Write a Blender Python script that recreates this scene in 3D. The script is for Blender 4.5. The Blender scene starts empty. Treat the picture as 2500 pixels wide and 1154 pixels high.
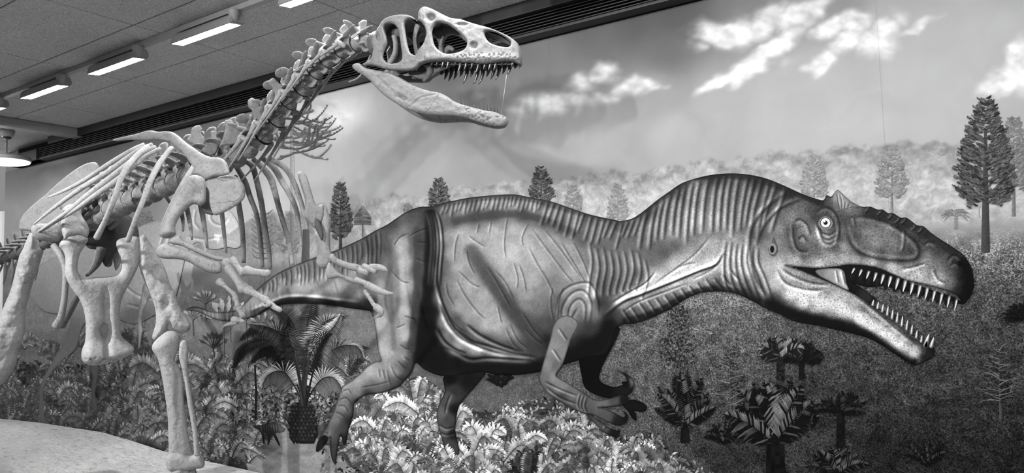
import bpy, bmesh, math, random
import numpy as np
from mathutils import Vector, Matrix

random.seed(7)
RNG = np.random.default_rng(11)
scene = bpy.context.scene
COL = scene.collection

# ------------------------------------------------------------------ camera
YAW, PITCH, ROLL, FPX = math.radians(33.407), math.radians(4.133), math.radians(-1.593), 1782.7
CAM = np.array([0.0, -3.6, 1.55])
_f = np.array([-math.sin(YAW) * math.cos(PITCH), math.cos(YAW) * math.cos(PITCH), math.sin(PITCH)])
_r0 = np.array([math.cos(YAW), math.sin(YAW), 0.0])
_u0 = np.cross(_r0, _f)
RT = _r0 * math.cos(ROLL) + _u0 * math.sin(ROLL)
UP = -_r0 * math.sin(ROLL) + _u0 * math.cos(ROLL)
FW = _f
cd = bpy.data.cameras.new('camera')
cd.sensor_fit = 'HORIZONTAL'; cd.sensor_width = 36.0
cd.lens = 36.0 * FPX / 2500.0
cd.clip_start = 0.05; cd.clip_end = 200
cam = bpy.data.objects.new('camera', cd); COL.objects.link(cam)
cam.matrix_world = Matrix(((RT[0], UP[0], -FW[0], CAM[0]), (RT[1], UP[1], -FW[1], CAM[1]), (RT[2], UP[2], -FW[2], CAM[2]), (0, 0, 0, 1)))
scene.camera = cam

# ------------------------------------------------------------------ world, lights, exposure
scene.view_settings.view_transform = 'Standard'
scene.view_settings.look = 'None'
scene.view_settings.gamma = 1.0
scene.view_settings.use_curve_mapping = False
scene.view_settings.exposure = 1.05
world = bpy.data.worlds.new('hall_light'); scene.world = world
world.use_nodes = True
world.node_tree.nodes['Background'].inputs[0].default_value = (1, 1, 1, 1)
world.node_tree.nodes['Background'].inputs[1].default_value = 0.13

def spot(name, loc, target, watts, radius, angle, blend=0.6):
    l = bpy.data.lights.new(name, 'SPOT'); l.energy = watts; l.shadow_soft_size = radius
    l.spot_size = math.radians(angle); l.spot_blend = blend
    o = bpy.data.objects.new(name, l); COL.objects.link(o)
    o.location = loc
    o.rotation_euler = (Vector(target) - Vector(loc)).to_track_quat('-Z', 'Y').to_euler()
    return o
# the hall's second lighting track, on the visitors' side: spotlights that throw the soft skull shadows and light the bones; the last is an added fill
spot('gallery_or_fill_spot', (-2.5, -4.3, 3.1), (-2.0, -0.6, 2.2), 150, 0.05, 85, 1.0)
spot('gallery_or_fill_spot', (-1.8, -5.0, 3.1), (-1.9, -0.6, 2.1), 150, 0.05, 85, 1.0)
spot('gallery_or_fill_spot', (-5.3, -3.7, 3.1), (-4.9, -1.2, 1.4), 300, 0.03, 62, 0.8)
spot('gallery_or_fill_spot', (-2.6, -3.7, 3.1), (-4.75, -1.15, 1.05), 75, 0.04, 46, 0.7)
spot('gallery_or_fill_spot', (1.2, -4.4, 3.1), (-0.2, 0.0, 1.0), 110, 0.10, 75, 1.0)  # added unseen fill, brightens the lower right of the mural

# ------------------------------------------------------------------ geometry helpers
def rays(px, py):
    px = np.asarray(px, float); py = np.asarray(py, float)
    return (px - 1250.0)[..., None] * RT - (py - 577.0)[..., None] * UP + FPX * FW
def pY(px, py, Y):                       # picture point -> point on the plane parallel to the mural at y = Y
    d = rays(px, py); t = (np.asarray(Y, float) - CAM[1]) / d[..., 1]
    return CAM + d * t[..., None]
def pX(px, py, X):
    d = rays(px, py); t = (np.asarray(X, float) - CAM[0]) / d[..., 0]
    return CAM + d * t[..., None]
def pZ(px, py, Z):
    d = rays(px, py); t = (np.asarray(Z, float) - CAM[2]) / d[..., 2]
    return CAM + d * t[..., None]
def pP(px, py, P0, n):
    d = rays(px, py); t = np.dot(np.asarray(P0) - CAM, n) / (d @ n)
    return CAM + d * t[..., None]

def smooth(pts, n=5, closed=True):       # Catmull-Rom
    p = np.asarray(pts, float); N = len(p); out = []
    rng = range(N) if closed else range(N - 1)
    for i in rng:
        if closed: a, b, c, d = p[i - 1], p[i], p[(i + 1) % N], p[(i + 2) % N]
        else: a, b, c, d = p[max(i - 1, 0)], p[i], p[i + 1], p[min(i + 2, N - 1)]
        for k in range(n):
            t = k / n
            out.append(0.5 * ((2 * b) + (c - a) * t + (2 * a - 5 * b + 4 * c - d) * t * t + (3 * b - a - 3 * c + d) * t ** 3))
    if not closed: out.append(p[-1])
    return np.array(out)

def seg_dist(P, A, B, chunk=20000):      # nearest distance, nearest point, index, parameter
    A = np.asarray(A); B = np.asarray(B); AB = B - A; L2 = (AB ** 2).sum(1) + 1e-12
    D = np.empty(len(P)); Q = np.empty((len(P), 2)); I = np.empty(len(P), int); T = np.empty(len(P))
    for s in range(0, len(P), chunk):
        p = P[s:s + chunk]
        t = np.clip((((p[:, None, :] - A[None]) * AB[None]).sum(2)) / L2, 0, 1)
        q = A[None] + t[..., None] * AB[None]
        d = ((p[:, None, :] - q) ** 2).sum(2); i = d.argmin(1); r = np.arange(len(p))
        D[s:s + chunk] = np.sqrt(d[r, i]); Q[s:s + chunk] = q[r, i]; I[s:s + chunk] = i; T[s:s + chunk] = t[r, i]
    return D, Q, I, T
def inside(P, loops, chunk=20000):
    res = np.zeros(len(P), bool)
    for L in loops:
        A = L; B = np.roll(L, -1, 0)
        for s in range(0, len(P), chunk):
            p = P[s:s + chunk]; y = p[:, 1][:, None]; x = p[:, 0][:, None]
            c = ((A[:, 1] > y) != (B[:, 1] > y))
            xi = (B[:, 0] - A[:, 0]) * (y - A[:, 1]) / (B[:, 1] - A[:, 1] + 1e-12) + A[:, 0]
            res[s:s + chunk] ^= ((c & (x < xi)).sum(1) % 2).astype(bool)
    return res
def grid_fill(loops, res):
    """Grid cells inside the outline(s); outer vertices are snapped onto the outline. -> verts2d, quads, depth inside"""
    loops = [np.asarray(l, float) for l in loops]
    allp = np.vstack(loops); lo = allp.min(0) - res; hi = allp.max(0) + res
    nx = int((hi[0] - lo[0]) / res) + 2; ny = int((hi[1] - lo[1]) / res) + 2
    gx, gy = np.meshgrid(lo[0] + np.arange(nx) * res, lo[1] + np.arange(ny) * res)
    P = np.stack([gx.ravel(), gy.ravel()], 1)
    ins = inside(P, loops)
    i0 = (np.arange(ny - 1)[:, None] * nx + np.arange(nx - 1)[None]).ravel()
    Q = np.stack([i0, i0 + 1, i0 + nx + 1, i0 + nx], 1)
    keep = ins[Q].sum(1) >= 1
    Q = Q[keep]
    used = np.unique(Q); remap = -np.ones(len(P), int); remap[used] = np.arange(len(used))
    P = P[used]; ins = ins[used]; Q = remap[Q]
    A = np.vstack(loops); B = np.vstack([np.roll(l, -1, 0) for l in loops])
    D, N, _, _ = seg_dist(P, A, B)
    P = np.where(ins[:, None], P, N); D = np.where(ins, D, 0.0)
    near = ins & (D < res * 0.3); P[near] = N[near]; D[near] = 0
    # drop degenerate quads
    a = P[Q]; ar = np.abs(0.5 * ((a[:, 2, 0] - a[:, 0, 0]) * (a[:, 3, 1] - a[:, 1, 1]) - (a[:, 3, 0] - a[:, 1, 0]) * (a[:, 2, 1] - a[:, 0, 1])))
    Q = Q[ar > res * res * 0.002]
    return P, Q, D

def make_mesh(name, V, F, smooth_shade=True):
    me = bpy.data.meshes.new(name)
    V = np.asarray(V, np.float32)
    if isinstance(F, np.ndarray) and F.ndim == 2:
        n = F.shape[1]; me.vertices.add(len(V)); me.vertices.foreach_set('co', V.ravel())
        me.loops.add(F.size); me.loops.foreach_set('vertex_index', F.ravel().astype(np.int32))
        me.polygons.add(len(F)); me.polygons.foreach_set('loop_start', np.arange(0, F.size, n, dtype=np.int32))
        me.update(calc_edges=True); me.validate()
    else:
        me.from_pydata([tuple(v) for v in V.tolist()], [], [tuple(f) for f in F]); me.update()
    if smooth_shade and len(me.polygons):
        me.polygons.foreach_set('use_smooth', np.ones(len(me.polygons), bool))
    return me
def obj(name, me, mat=None, parent=None):
    o = bpy.data.objects.new(name, me); COL.objects.link(o)
    if mat is not None and me is not None:
        me.materials.clear(); me.materials.append(mat)
    if parent is not None: o.parent = parent
    return o
def empty(name, loc=(0, 0, 0), parent=None):
    o = bpy.data.objects.new(name, None); COL.objects.link(o); o.location = loc; o.empty_display_size = 0.1
    if parent is not None: o.parent = parent
    return o
def tag(o, label=None, cat=None, group=None, kind=None):
    if label: o['label'] = label
    if cat: o['category'] = cat
    if group: o['group'] = group
    if kind: o['kind'] = kind
    return o
def box_bm(bm, lo, hi):
    lo = Vector(lo); hi = Vector(hi)
    v = [bm.verts.new((x, y, z)) for x in (lo.x, hi.x) for y in (lo.y, hi.y) for z in (lo.z, hi.z)]
    for f in ((0, 1, 3, 2), (4, 6, 7, 5), (0, 4, 5, 1), (2, 3, 7, 6), (0, 2, 6, 4), (1, 5, 7, 3)):
        bm.faces.new([v[i] for i in f])
def box_mesh(name, lo, hi, bevel=0.0):
    bm = bmesh.new(); box_bm(bm, lo, hi)
    if bevel: bmesh.ops.bevel(bm, geom=bm.edges[:], offset=bevel, segments=2, affect='EDGES', profile=0.7)
    bmesh.ops.recalc_face_normals(bm, faces=bm.faces)
    me = bpy.data.meshes.new(name); bm.to_mesh(me); bm.free(); return me
def prism_mesh(name, poly, axis_a, axis_b, origin, axis_c, c0, c1, bevel=0.0):
    bm = bmesh.new(); a = Vector(axis_a); b = Vector(axis_b); c = Vector(axis_c); o = Vector(origin)
    r0 = [bm.verts.new(o + a * p[0] + b * p[1] + c * c0) for p in poly]
    r1 = [bm.verts.new(o + a * p[0] + b * p[1] + c * c1) for p in poly]
    n = len(poly)
    bm.faces.new(r0); bm.faces.new(r1[::-1])
    for i in range(n): bm.faces.new((r0[i], r1[i], r1[(i + 1) % n], r0[(i + 1) % n]))
    bmesh.ops.recalc_face_normals(bm, faces=bm.faces)
    if bevel: bmesh.ops.bevel(bm, geom=bm.edges[:], offset=bevel, segments=2, affect='EDGES')
    me = bpy.data.meshes.new(name); bm.to_mesh(me); bm.free(); return me
def lathe_mesh(name, prof, seg=32, axis='Z'):
    V = []; F = []
    for r, z in prof:
        for k in range(seg):
            a = 2 * math.pi * k / seg; V.append((r * math.cos(a), r * math.sin(a), z))
    for i in range(len(prof) - 1):
        for k in range(seg):
            k2 = (k + 1) % seg; F.append((i * seg + k, i * seg + k2, (i + 1) * seg + k2, (i + 1) * seg + k))
    F.append(tuple(range(seg))[::-1]); F.append(tuple((len(prof) - 1) * seg + k for k in range(seg)))
    return make_mesh(name, V, F)
def tube_vf(P, R, seg=10, n=4, flat=None, cap=True):
    """swept tube through 3-D points P with radii R; flat = (direction, factor) squeezes the section along a direction"""
    P = np.asarray(P, float); R = np.asarray(R, float)
    if n > 1 and len(P) > 2:
        PR = smooth(np.hstack([P, R[:, None]]), n, closed=False); P, R = PR[:, :3], np.maximum(PR[:, 3], 1e-5)
    elif n > 1:
        t = np.linspace(0, 1, n + 1)[:, None]; P = P[0] * (1 - t) + P[1] * t; R = R[0] * (1 - t[:, 0]) + R[1] * t[:, 0]
    T = np.gradient(P, axis=0); T /= np.linalg.norm(T, axis=1)[:, None] + 1e-12
    ref = np.array([0.0, 0, 1]) if abs(T[0][2]) < 0.9 else np.array([1.0, 0, 0])
    V = []; N0 = None
    for i in range(len(P)):
        if N0 is None: N0 = np.cross(T[i], ref)
        N0 = N0 - T[i] * (N0 @ T[i]); N0 /= np.linalg.norm(N0) + 1e-12
        B = np.cross(T[i], N0)
        for k in range(seg):
            a = 2 * math.pi * k / seg; o = R[i] * (math.cos(a) * N0 + math.sin(a) * B)
            if flat is not None:
                fd = np.asarray(flat[0]); o = o - fd * (o @ fd) * (1 - flat[1])
            V.append(P[i] + o)
    F = []
    for i in range(len(P) - 1):
        for k in range(seg):
            k2 = (k + 1) % seg; F.append((i * seg + k, i * seg + k2, (i + 1) * seg + k2, (i + 1) * seg + k))
    if cap:
        for e, s in ((0, -1), (len(P) - 1, 1)):
            c = len(V); V.append(P[e] + T[e] * s * R[e] * 0.45)
            for k in range(seg):
                k2 = (k + 1) % seg
                F.append((e * seg + k2, e * seg + k, c) if s < 0 else (e * seg + k, e * seg + k2, c))
    return np.array(V), F
def ell_vf(c, r, seg=14, rings=9, M=None):
    V = []; F = []; c = np.asarray(c, float)
    V.append((0, 0, r[2]))
    for i in range(1, rings):
        th = math.pi * i / rings
        for k in range(seg):
            a = 2 * math.pi * k / seg; V.append((r[0] * math.sin(th) * math.cos(a), r[1] * math.sin(th) * math.sin(a), r[2] * math.cos(th)))
    V.append((0, 0, -r[2])); V = np.array(V, float)
    if M is not None: V = V @ np.asarray(M).T
    V = V + c
    for k in range(seg): F.append((0, 1 + k, 1 + (k + 1) % seg))
    for i in range(rings - 2):
        for k in range(seg):
            a = 1 + i * seg + k; b = 1 + i * seg + (k + 1) % seg; F.append((a, a + seg, b + seg, b))
    l = len(V) - 1; s = 1 + (rings - 2) * seg
    for k in range(seg): F.append((s + k, l, s + (k + 1) % seg))
    return V, F
def join_vf(parts):
    V = []; F = []; n = 0
    for v, f in parts:
        V.append(np.asarray(v)); F += [tuple(int(i) + n for i in q) for q in f]; n += len(v)
    return np.vstack(V), F
def fuse(name, parts, voxel=0.005, it=4, fac=0.5):
    """melts overlapping closed pieces into one continuous surface"""
    V, F = join_vf(parts)
    me = make_mesh(name + '_raw', V, F)
    o = bpy.data.objects.new('tmp', me); COL.objects.link(o)
    m = o.modifiers.new('r', 'REMESH'); m.mode = 'VOXEL'; m.voxel_size = voxel; m.use_smooth_shade = True
    s = o.modifiers.new('s', 'SMOOTH'); s.iterations = it; s.factor = fac
    dg = bpy.context.evaluated_depsgraph_get()
    out = bpy.data.meshes.new_from_object(o.evaluated_get(dg)); out.name = name
    bpy.data.objects.remove(o); bpy.data.meshes.remove(me)
    out.polygons.foreach_set('use_smooth', np.ones(len(out.polygons), bool))
    return out
def vf_mesh(name, vf): return make_mesh(name, vf[0], vf[1])

# ------------------------------------------------------------------ node helper
class NT:
    def __init__(self, name):
        self.m = bpy.data.materials.new(name); self.m.use_nodes = True
        self.t = self.m.node_tree; self.b = self.t.nodes['Principled BSDF']
    def n(self, typ, **kw):
        x = self.t.nodes.new(typ)
        for k, v in kw.items():
            if k.startswith('i_'):
                key = k[2:]; x.inputs[int(key) if key.isdigit() else key.replace('_', ' ')].default_value = v
            else: setattr(x, k, v)
        return x
    def l(self, a, b): self.t.links.new(a, b)
    def coord(self, scale=(1, 1, 1), rot=(0, 0, 0)):
        c = self.n('ShaderNodeTexCoord'); mp = self.n('ShaderNodeMapping'); mp.inputs['Scale'].default_value = scale
        mp.inputs['Rotation'].default_value = rot
        self.l(c.outputs['Object'], mp.inputs[0]); return mp.outputs[0]
    def noise(self, vec, scale, detail=4, rough=0.55, dist=0.0):
        x = self.n('ShaderNodeTexNoise', i_Scale=scale, i_Detail=detail, i_Roughness=rough, i_Distortion=dist); self.l(vec, x.inputs['Vector']); return x.outputs['Fac']
    def ramp(self, fac, stops):
        r = self.n('ShaderNodeValToRGB'); e = r.color_ramp.elements
        while len(e) > 1: e.remove(e[-1])
        for i, (p, v) in enumerate(stops):
            q = e[0] if i == 0 else e.new(p)
            q.position = p; q.color = (v, v, v, 1)
        self.l(fac, r.inputs[0]); return r.outputs[0]
    def math(self, op, a, b=None, clamp=False):
        m = self.n('ShaderNodeMath', operation=op); m.use_clamp = clamp
        for i, x in enumerate((a, b)):
            if x is None: continue
            if isinstance(x, (int, float)): m.inputs[i].default_value = x
            else: self.l(x, m.inputs[i])
        return m.outputs[0]
    def mix(self, fac, a, b):
        m = self.n('ShaderNodeMix', data_type='FLOAT')
        for s, x in zip((m.inputs[0], m.inputs[2], m.inputs[3]), (fac, a, b)):
            if isinstance(x, (int, float)): s.default_value = x
            else: self.l(x, s)
        return m.outputs[0]
    def grey(self, v):
        c = self.n('ShaderNodeCombineColor')
        for i in range(3): self.l(v, c.inputs[i])
        self.l(c.outputs[0], self.b.inputs['Base Color'])
    def bump(self, h, strength=0.4, dist=0.01):
        b = self.n('ShaderNodeBump'); b.inputs['Strength'].default_value = strength; b.inputs['Distance'].default_value = dist
        self.l(h, b.inputs['Height']); self.l(b.outputs[0], self.b.inputs['Normal'])
    def fin(self, rough=0.6, spec=0.4, metal=0.0):
        self.b.inputs['Roughness'].default_value = rough; self.b.inputs['Specular IOR Level'].default_value = spec
        self.b.inputs['Metallic'].default_value = metal
        return self.m
def plain(name, v, rough=0.6, spec=0.4, metal=0.0, var=0.12, scale=20, bump=0.0):
    t = NT(name); n = t.noise(t.coord(), scale, 4)
    t.grey(t.math('MULTIPLY', t.mix(n, 1 - var, 1 + var), v))
    if bump: t.bump(n, bump, 0.004)
    return t.fin(rough, spec, metal)
def emit(name, v, s):
    t = NT(name); t.b.inputs['Base Color'].default_value = (v, v, v, 1)
    t.b.inputs['Emission Color'].default_value = (1, 1, 1, 1); t.b.inputs['Emission Strength'].default_value = s
    return t.m
def lin(t):
    t = np.clip(np.asarray(t, float), 0, 1.2)
    return np.where(t <= 0.04045, t / 12.92, ((t + 0.055) / 1.055) ** 2.4)
# ================================================================== the room
ZC = 3.20            # ceiling
ZT = 3.00            # lower edge of the dark grille
XL = -9.06           # left end of the mural wall
XR = 3.2
def concrete_ceiling():
    t = NT('ceiling_fibre_board'); c = t.coord((1, 1, 1))
    n1 = t.noise(c, 75, 4, 0.7, 2.5); n2 = t.noise(c, 3, 3); n3 = t.noise(c, 260, 2)
    v = t.math('MULTIPLY', t.ramp(n1, [(0.36, 0.5), (0.5, 1.0), (0.64, 1.5)]), t.mix(n2, 0.88, 1.12))
    t.grey(t.math('MULTIPLY', v, 0.50)); t.bump(t.math('ADD', n1, t.math('MULTIPLY', n3, 0.4)), 0.5, 0.004)
    return t.fin(0.9, 0.15)
M_ceil = concrete_ceiling()
M_black = plain('black_grille_paint', 0.022, 0.5, 0.4, var=0.3)
M_black2 = plain('dark_recess', 0.008, 0.8, 0.1)
M_track = plain('grey_track_metal', 0.30, 0.45, 0.5)
M_lampbody = plain('grey_lamp_housing', 0.27, 0.4, 0.5, var=0.06)
M_tube = emit('lamp_diffuser_glow', 0.9, 58.0)
M_white = plain('white_wall_paint', 0.75, 0.7, 0.3, var=0.04)
M_floor = plain('grey_floor', 0.25, 0.5, 0.4, scale=6)
M_joint = plain('ceiling_joint_dark', 0.02, 0.9, 0.1)  # dark backing that shows in the board joints

# ceiling board joints: fit from the photograph, boards 1.2 m wide, each a piece of the ceiling
ceil = tag(obj('ceiling', box_mesh('ceiling', (-16, -7.5, ZC + 0.03), (6, 0.02, ZC + 0.10)), M_joint), kind='structure')
yj = sorted([float(pZ(164., 127., ZC)[1]), float(pZ(309., 197., ZC)[1])])    # the two joint lines beside the track
xj0 = float(pZ(328., 62., ZC)[0]); xj1 = float(pZ(102., 151., ZC)[0]); 
pitch_y = yj[1] - yj[0]; pitch_x = abs(xj0 - xj1)
rows = []
y = yj[1]
edges_y = [-0.0, yj[1]]
while y > -6.5: y -= pitch_y; edges_y.append(y)
x0s = xj0
while x0s > -12: x0s -= pitch_x
k = 0
for a, b in zip(edges_y[:-1], edges_y[1:]):
    x = x0s
    while x < 4.0:
        lo = (max(x, -15) + 0.004, b + 0.004, ZC); hi = (x + pitch_x - 0.004, a - 0.004, ZC + 0.035)
        if hi[0] > -9.5 or True:
            obj('ceiling_board', box_mesh('ceiling_board', lo, hi, 0.004), M_ceil, ceil)
        x += pitch_x; k += 1

wall = tag(obj('wall_back', box_mesh('wall_back', (XL, 0.004, 0.0), (XR, 0.16, ZC + 0.03)), M_floor), kind='structure')
floor = tag(obj('floor', box_mesh('floor', (-16, -7.5, -0.1), (6, 3.0, 0.0)), M_floor), kind='structure')
# the corridor that opens behind the left end of the mural wall
tag(obj('wall_left', box_mesh('wall_left', (-15.9, -7.5, 0), (-15.7, 3.0, ZC + 0.1)), M_white), kind='structure')
tag(obj('wall_corridor', box_mesh('wall_corridor', (-15.7, 2.6, 0), (XL + 2, 2.8, ZC + 0.1)), M_white), kind='structure')

cl = bpy.data.lights.new('corridor_fill', 'POINT'); cl.energy = 160; cl.shadow_soft_size = 0.2  # added unseen point light that brightens the corridor
co = bpy.data.objects.new('corridor_fill', cl); COL.objects.link(co); co.location = (-12.6, 0.6, 2.7)

# dark ventilation grille along the wall head
def louvre():
    g = empty('ventilation_grille', (0, 0, ZC)); tag(g, 'long black louvred ventilation grille along the top of the mural wall', 'grille')
    inv = Matrix.Translation((0, 0, -ZC))
    def part(name, me, m):
        o = obj(name, me, m, g); o.matrix_parent_inverse = inv; return o
    part('backing', box_mesh('backing', (XL + 0.35, -0.02, ZT), (XR, 0.003, ZC)), M_black2)
    part('top_rail', box_mesh('top_rail', (XL + 1.25, -0.13, ZC - 0.075), (XR, -0.02, ZC - 0.001), 0.004), M_black)
    part('bottom_rail', box_mesh('bottom_rail', (XL + 0.35, -0.105, ZT), (XR, -0.02, ZT + 0.016), 0.003), M_black)
    part('end_cap', box_mesh('end_cap', (XL + 0.35, -0.125, ZT), (XL + 1.0, -0.02, ZC - 0.09), 0.003), M_black)
    for i in range(6):
        z = ZT + 0.022 + i * 0.0175
        me = prism_mesh('louvre_slat', [(-0.100, 0.0), (-0.100, 0.005), (-0.025, 0.012), (-0.025, 0.007)], (0, 1, 0), (0, 0, 1), (0, 0, z), (1, 0, 0), XL + 1.0, XR)
        part('louvre_slat', me, M_black)
    return g
louvre()

# lighting track with the row of fluorescent wall washers
YT = -1.06
tr = obj('lighting_track', box_mesh('lighting_track', (-12, YT - 0.02, ZC - 0.035), (XR, YT + 0.02, ZC - 0.002), 0.004), M_track)
tag(tr, 'long grey lighting track running along the ceiling boards', 'light track')
def wall_washer(xe, L, label):
    g = empty('track_light', (xe, YT, ZC)); tag(g, label, 'light', 'fluorescent lights on the ceiling track')
    sec = [(-0.012, -0.047), (-0.034, -0.052), (-0.052, -0.074), (-0.060, -0.118), (0.024, -0.106), (0.034, -0.085), (0.022, -0.050)]
    obj('housing', prism_mesh('housing', sec, (0, 1, 0), (0, 0, 1), (0, 0, 0), (1, 0, 0), -L, 0.0, 0.004), M_lampbody, g)
    cap = prism_mesh('end_cap', [(p[0] * 1.10 - 0.002, p[1] * 1.04 + 0.002) for p in sec], (0, 1, 0), (0, 0, 1), (0, 0, 0), (1, 0, 0), 0.0, 0.03, 0.006)
    obj('end_cap', cap, M_lampbody, g)
    dif = prism_mesh('diffuser', [(-0.054, -0.1160), (0.018, -0.1057), (0.018, -0.1075), (-0.054, -0.1178)], (0, 1, 0), (0, 0, 1), (0, 0, 0), (1, 0, 0), -L + 0.012, -0.004)
    obj('diffuser', dif, M_tube, g)
    st = lathe_mesh('stem', [(0.030, -0.0365), (0.032, -0.042), (0.032, -0.060), (0.027, -0.066), (0.025, -0.095), (0.016, -0.104)], 20)
    o = obj('stem', st, M_track, g); o.location = (0.012, -0.036, 0)
    obj('adapter', box_mesh('adapter', (-L * 0.95, -0.010, -0.048), (-0.03, 0.010, -0.0365), 0.003), M_black, g)
    return g
L0 = 0.57; step = 0.985; X1 = -3.50
for i, wh in enumerate(['nearest to the skull', 'second from the skull', 'third from the skull', 'at the left edge, mostly cut off']):
    wall_washer(X1 - i * step, L0, 'grey fluorescent track light with glowing underside, ' + wh)
for i, wh in enumerate(['first beyond the left edge', 'second beyond the left edge', 'third beyond the left edge']):
    wall_washer(X1 - (i + 4) * step, L0, 'grey fluorescent track light ' + wh + ' of the picture')
for i, wh in enumerate(['above the dinosaur skull, out of the picture', 'over the right half of the mural, out of the picture', 'third to the right of the skull, out of the picture', 'fourth to the right of the skull, out of the picture', 'last on the track at the far right, out of the picture']):
    wall_washer(X1 + (i + 1) * step, L0, 'grey fluorescent track light ' + wh)

# beam, surveillance dome and round ceiling lamp at the far left
bx = float(pZ(170., 325., ZC - 0.05)[0])
tag(obj('ceiling_beam', box_mesh('ceiling_beam', (bx - 0.06, -3.2, ZC - 0.085), (bx + 0.05, -0.02, ZC - 0.004), 0.004), M_track), 'grey metal beam crossing under the ceiling at the left end of the grille', 'beam')
g = empty('surveillance_camera'); c0 = pZ(18., 306., ZC); g.location = tuple(c0)
tag(g, 'small grey dome surveillance camera under the ceiling at the left edge', 'camera')
g.scale = (0.72, 0.72, 0.72)
obj('mount', lathe_mesh('mount', [(0.085, 0.0), (0.09, -0.02), (0.075, -0.045), (0.062, -0.055)], 28), M_lampbody, g)
obj('housing', lathe_mesh('housing', [(0.07, -0.05), (0.088, -0.065), (0.085, -0.09), (0.066, -0.14), (0.055, -0.15)], 28), M_lampbody, g)
obj('dome', lathe_mesh('dome', [(0.05, -0.148), (0.048, -0.165), (0.03, -0.18), (0.004, -0.186)], 24), M_black, g)
g = empty('round_ceiling_lamp'); c0 = pY(14., 391., -0.42); g.location = (c0[0], c0[1], ZC); dz = float(c0[2]) - ZC
tag(g, 'bright round ceiling lamp at the far left beyond the grille', 'lamp')
M_round = emit('round_lamp_glow', 0.9, 4.0)
obj('rim', lathe_mesh('rim', [(0.03, -0.001), (0.03, -0.012), (0.012, -0.014), (0.012, dz + 0.045), (0.17, dz + 0.04), (0.21, dz + 0.025), (0.215, dz - 0.005), (0.205, dz - 0.01)], 40), M_lampbody, g)
obj('diffuser', lathe_mesh('diffuser', [(0.204, dz - 0.008), (0.20, dz - 0.022), (0.15, dz - 0.036), (0.01, dz - 0.042)], 40), M_round, g)
# ================================================================== the mural: a flat printed picture on the wall
MUR = empty('mural', (-4.5, 0.0, 0.3))
tag(MUR, 'huge grey printed wall mural of a prehistoric landscape with a striding dinosaur', 'mural')
def wchild(name, me, mat, parent):
    o = obj(name, me, mat, parent)
    l = Vector((0, 0, 0)); p = parent
    while p is not None:
        if p.parent is None: l = l + p.location
        p = p.parent
    if parent.parent is None: o.matrix_parent_inverse = Matrix.Translation(-l)
    return o
def proj(P):
    d = np.asarray(P) - CAM; z = d @ FW
    return 1250 + FPX * (d @ RT) / z, 577 - FPX * (d @ UP) / z

def vnoise(x, y, seed=0):
    xi = np.floor(x).astype(np.int64); yi = np.floor(y).astype(np.int64); fx = x - xi; fy = y - yi
    fx = fx * fx * (3 - 2 * fx); fy = fy * fy * (3 - 2 * fy)
    def h(a, b):
        n = (a * 374761393 + b * 668265263 + seed * 974711) & 0x7fffffff
        n = ((n ^ (n >> 13)) * 1274126177) & 0x7fffffff
        return ((n ^ (n >> 16)) & 0xffff) / 65535.0
    return (h(xi, yi) * (1 - fx) + h(xi + 1, yi) * fx) * (1 - fy) + (h(xi, yi + 1) * (1 - fx) + h(xi + 1, yi + 1) * fx) * fy
def fbm(x, y, oct=4, seed=0, gain=0.5):
    s = 0; a = 1; t = 0
    for o in range(oct):
        s = s + a * vnoise(x * 2 ** o, y * 2 ** o, seed + o); t += a; a *= gain
    return s / t
def sst(a, b, x):
    t = np.clip((x - a) / (b - a), 0, 1); return t * t * (3 - 2 * t)
def idw(P, ctrl, power=3.0, eps=6.0, chunk=20000, sx=1.0):
    C = np.asarray(ctrl, float); out = np.empty(len(P))
    for s in range(0, len(P), chunk):
        p = P[s:s + chunk]
        d2 = ((p[:, None, 0] - C[None, :, 0]) * sx) ** 2 + (p[:, None, 1] - C[None, :, 1]) ** 2 + eps * eps
        w = d2 ** (-power / 2); out[s:s + chunk] = (w * C[None, :, 2]).sum(1) / w.sum(1)
    return out
PG = 0.86     # reflectance of the brightest print
def set_attr(me, name, arr):
    a = me.attributes.new(name, 'FLOAT', 'POINT'); a.data.foreach_set('value', np.asarray(arr, np.float32))

# ---------------------------------------------------------------- print materials
def print_canvas():
    t = NT('mural_print_landscape'); c = t.coord((1, 0.001, 1))
    tone = t.n('ShaderNodeAttribute', attribute_name='tone').outputs['Fac']
    tg = t.n('ShaderNodeAttribute', attribute_name='grass').outputs['Fac']
    tc = t.n('ShaderNodeAttribute', attribute_name='canopy').outputs['Fac']
    g1 = t.noise(c, 55, 3, 0.6, 3.0); g2 = t.noise(c, 16, 3, 0.6, 0.5); g3 = t.noise(c, 130, 2, 0.6, 2.0)
    gm = t.math('MULTIPLY', t.ramp(t.math('ADD', t.math('MULTIPLY', g1, 0.6), t.math('MULTIPLY', g3, 0.4)), [(0.40, 0.18), (0.48, 0.62), (0.54, 1.35), (0.61, 2.7)]), t.ramp(g2, [(0.35, 0.65), (0.65, 1.45)]))
    v = t.math('MULTIPLY', tone, t.mix(tg, 1.0, gm))
    k1 = t.noise(c, 24, 4, 0.65, 1.2)
    v = t.math('MULTIPLY', v, t.mix(tc, 1.0, t.ramp(k1, [(0.33, 0.72), (0.5, 1.0), (0.68, 1.32)])))
    s = t.noise(c, 6, 5, 0.5, 0.6)
    v = t.math('MULTIPLY', v, t.ramp(s, [(0.3, 0.95), (0.7, 1.05)]))
    t.grey(v)
    return t.fin(0.45, 0.05)
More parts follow.
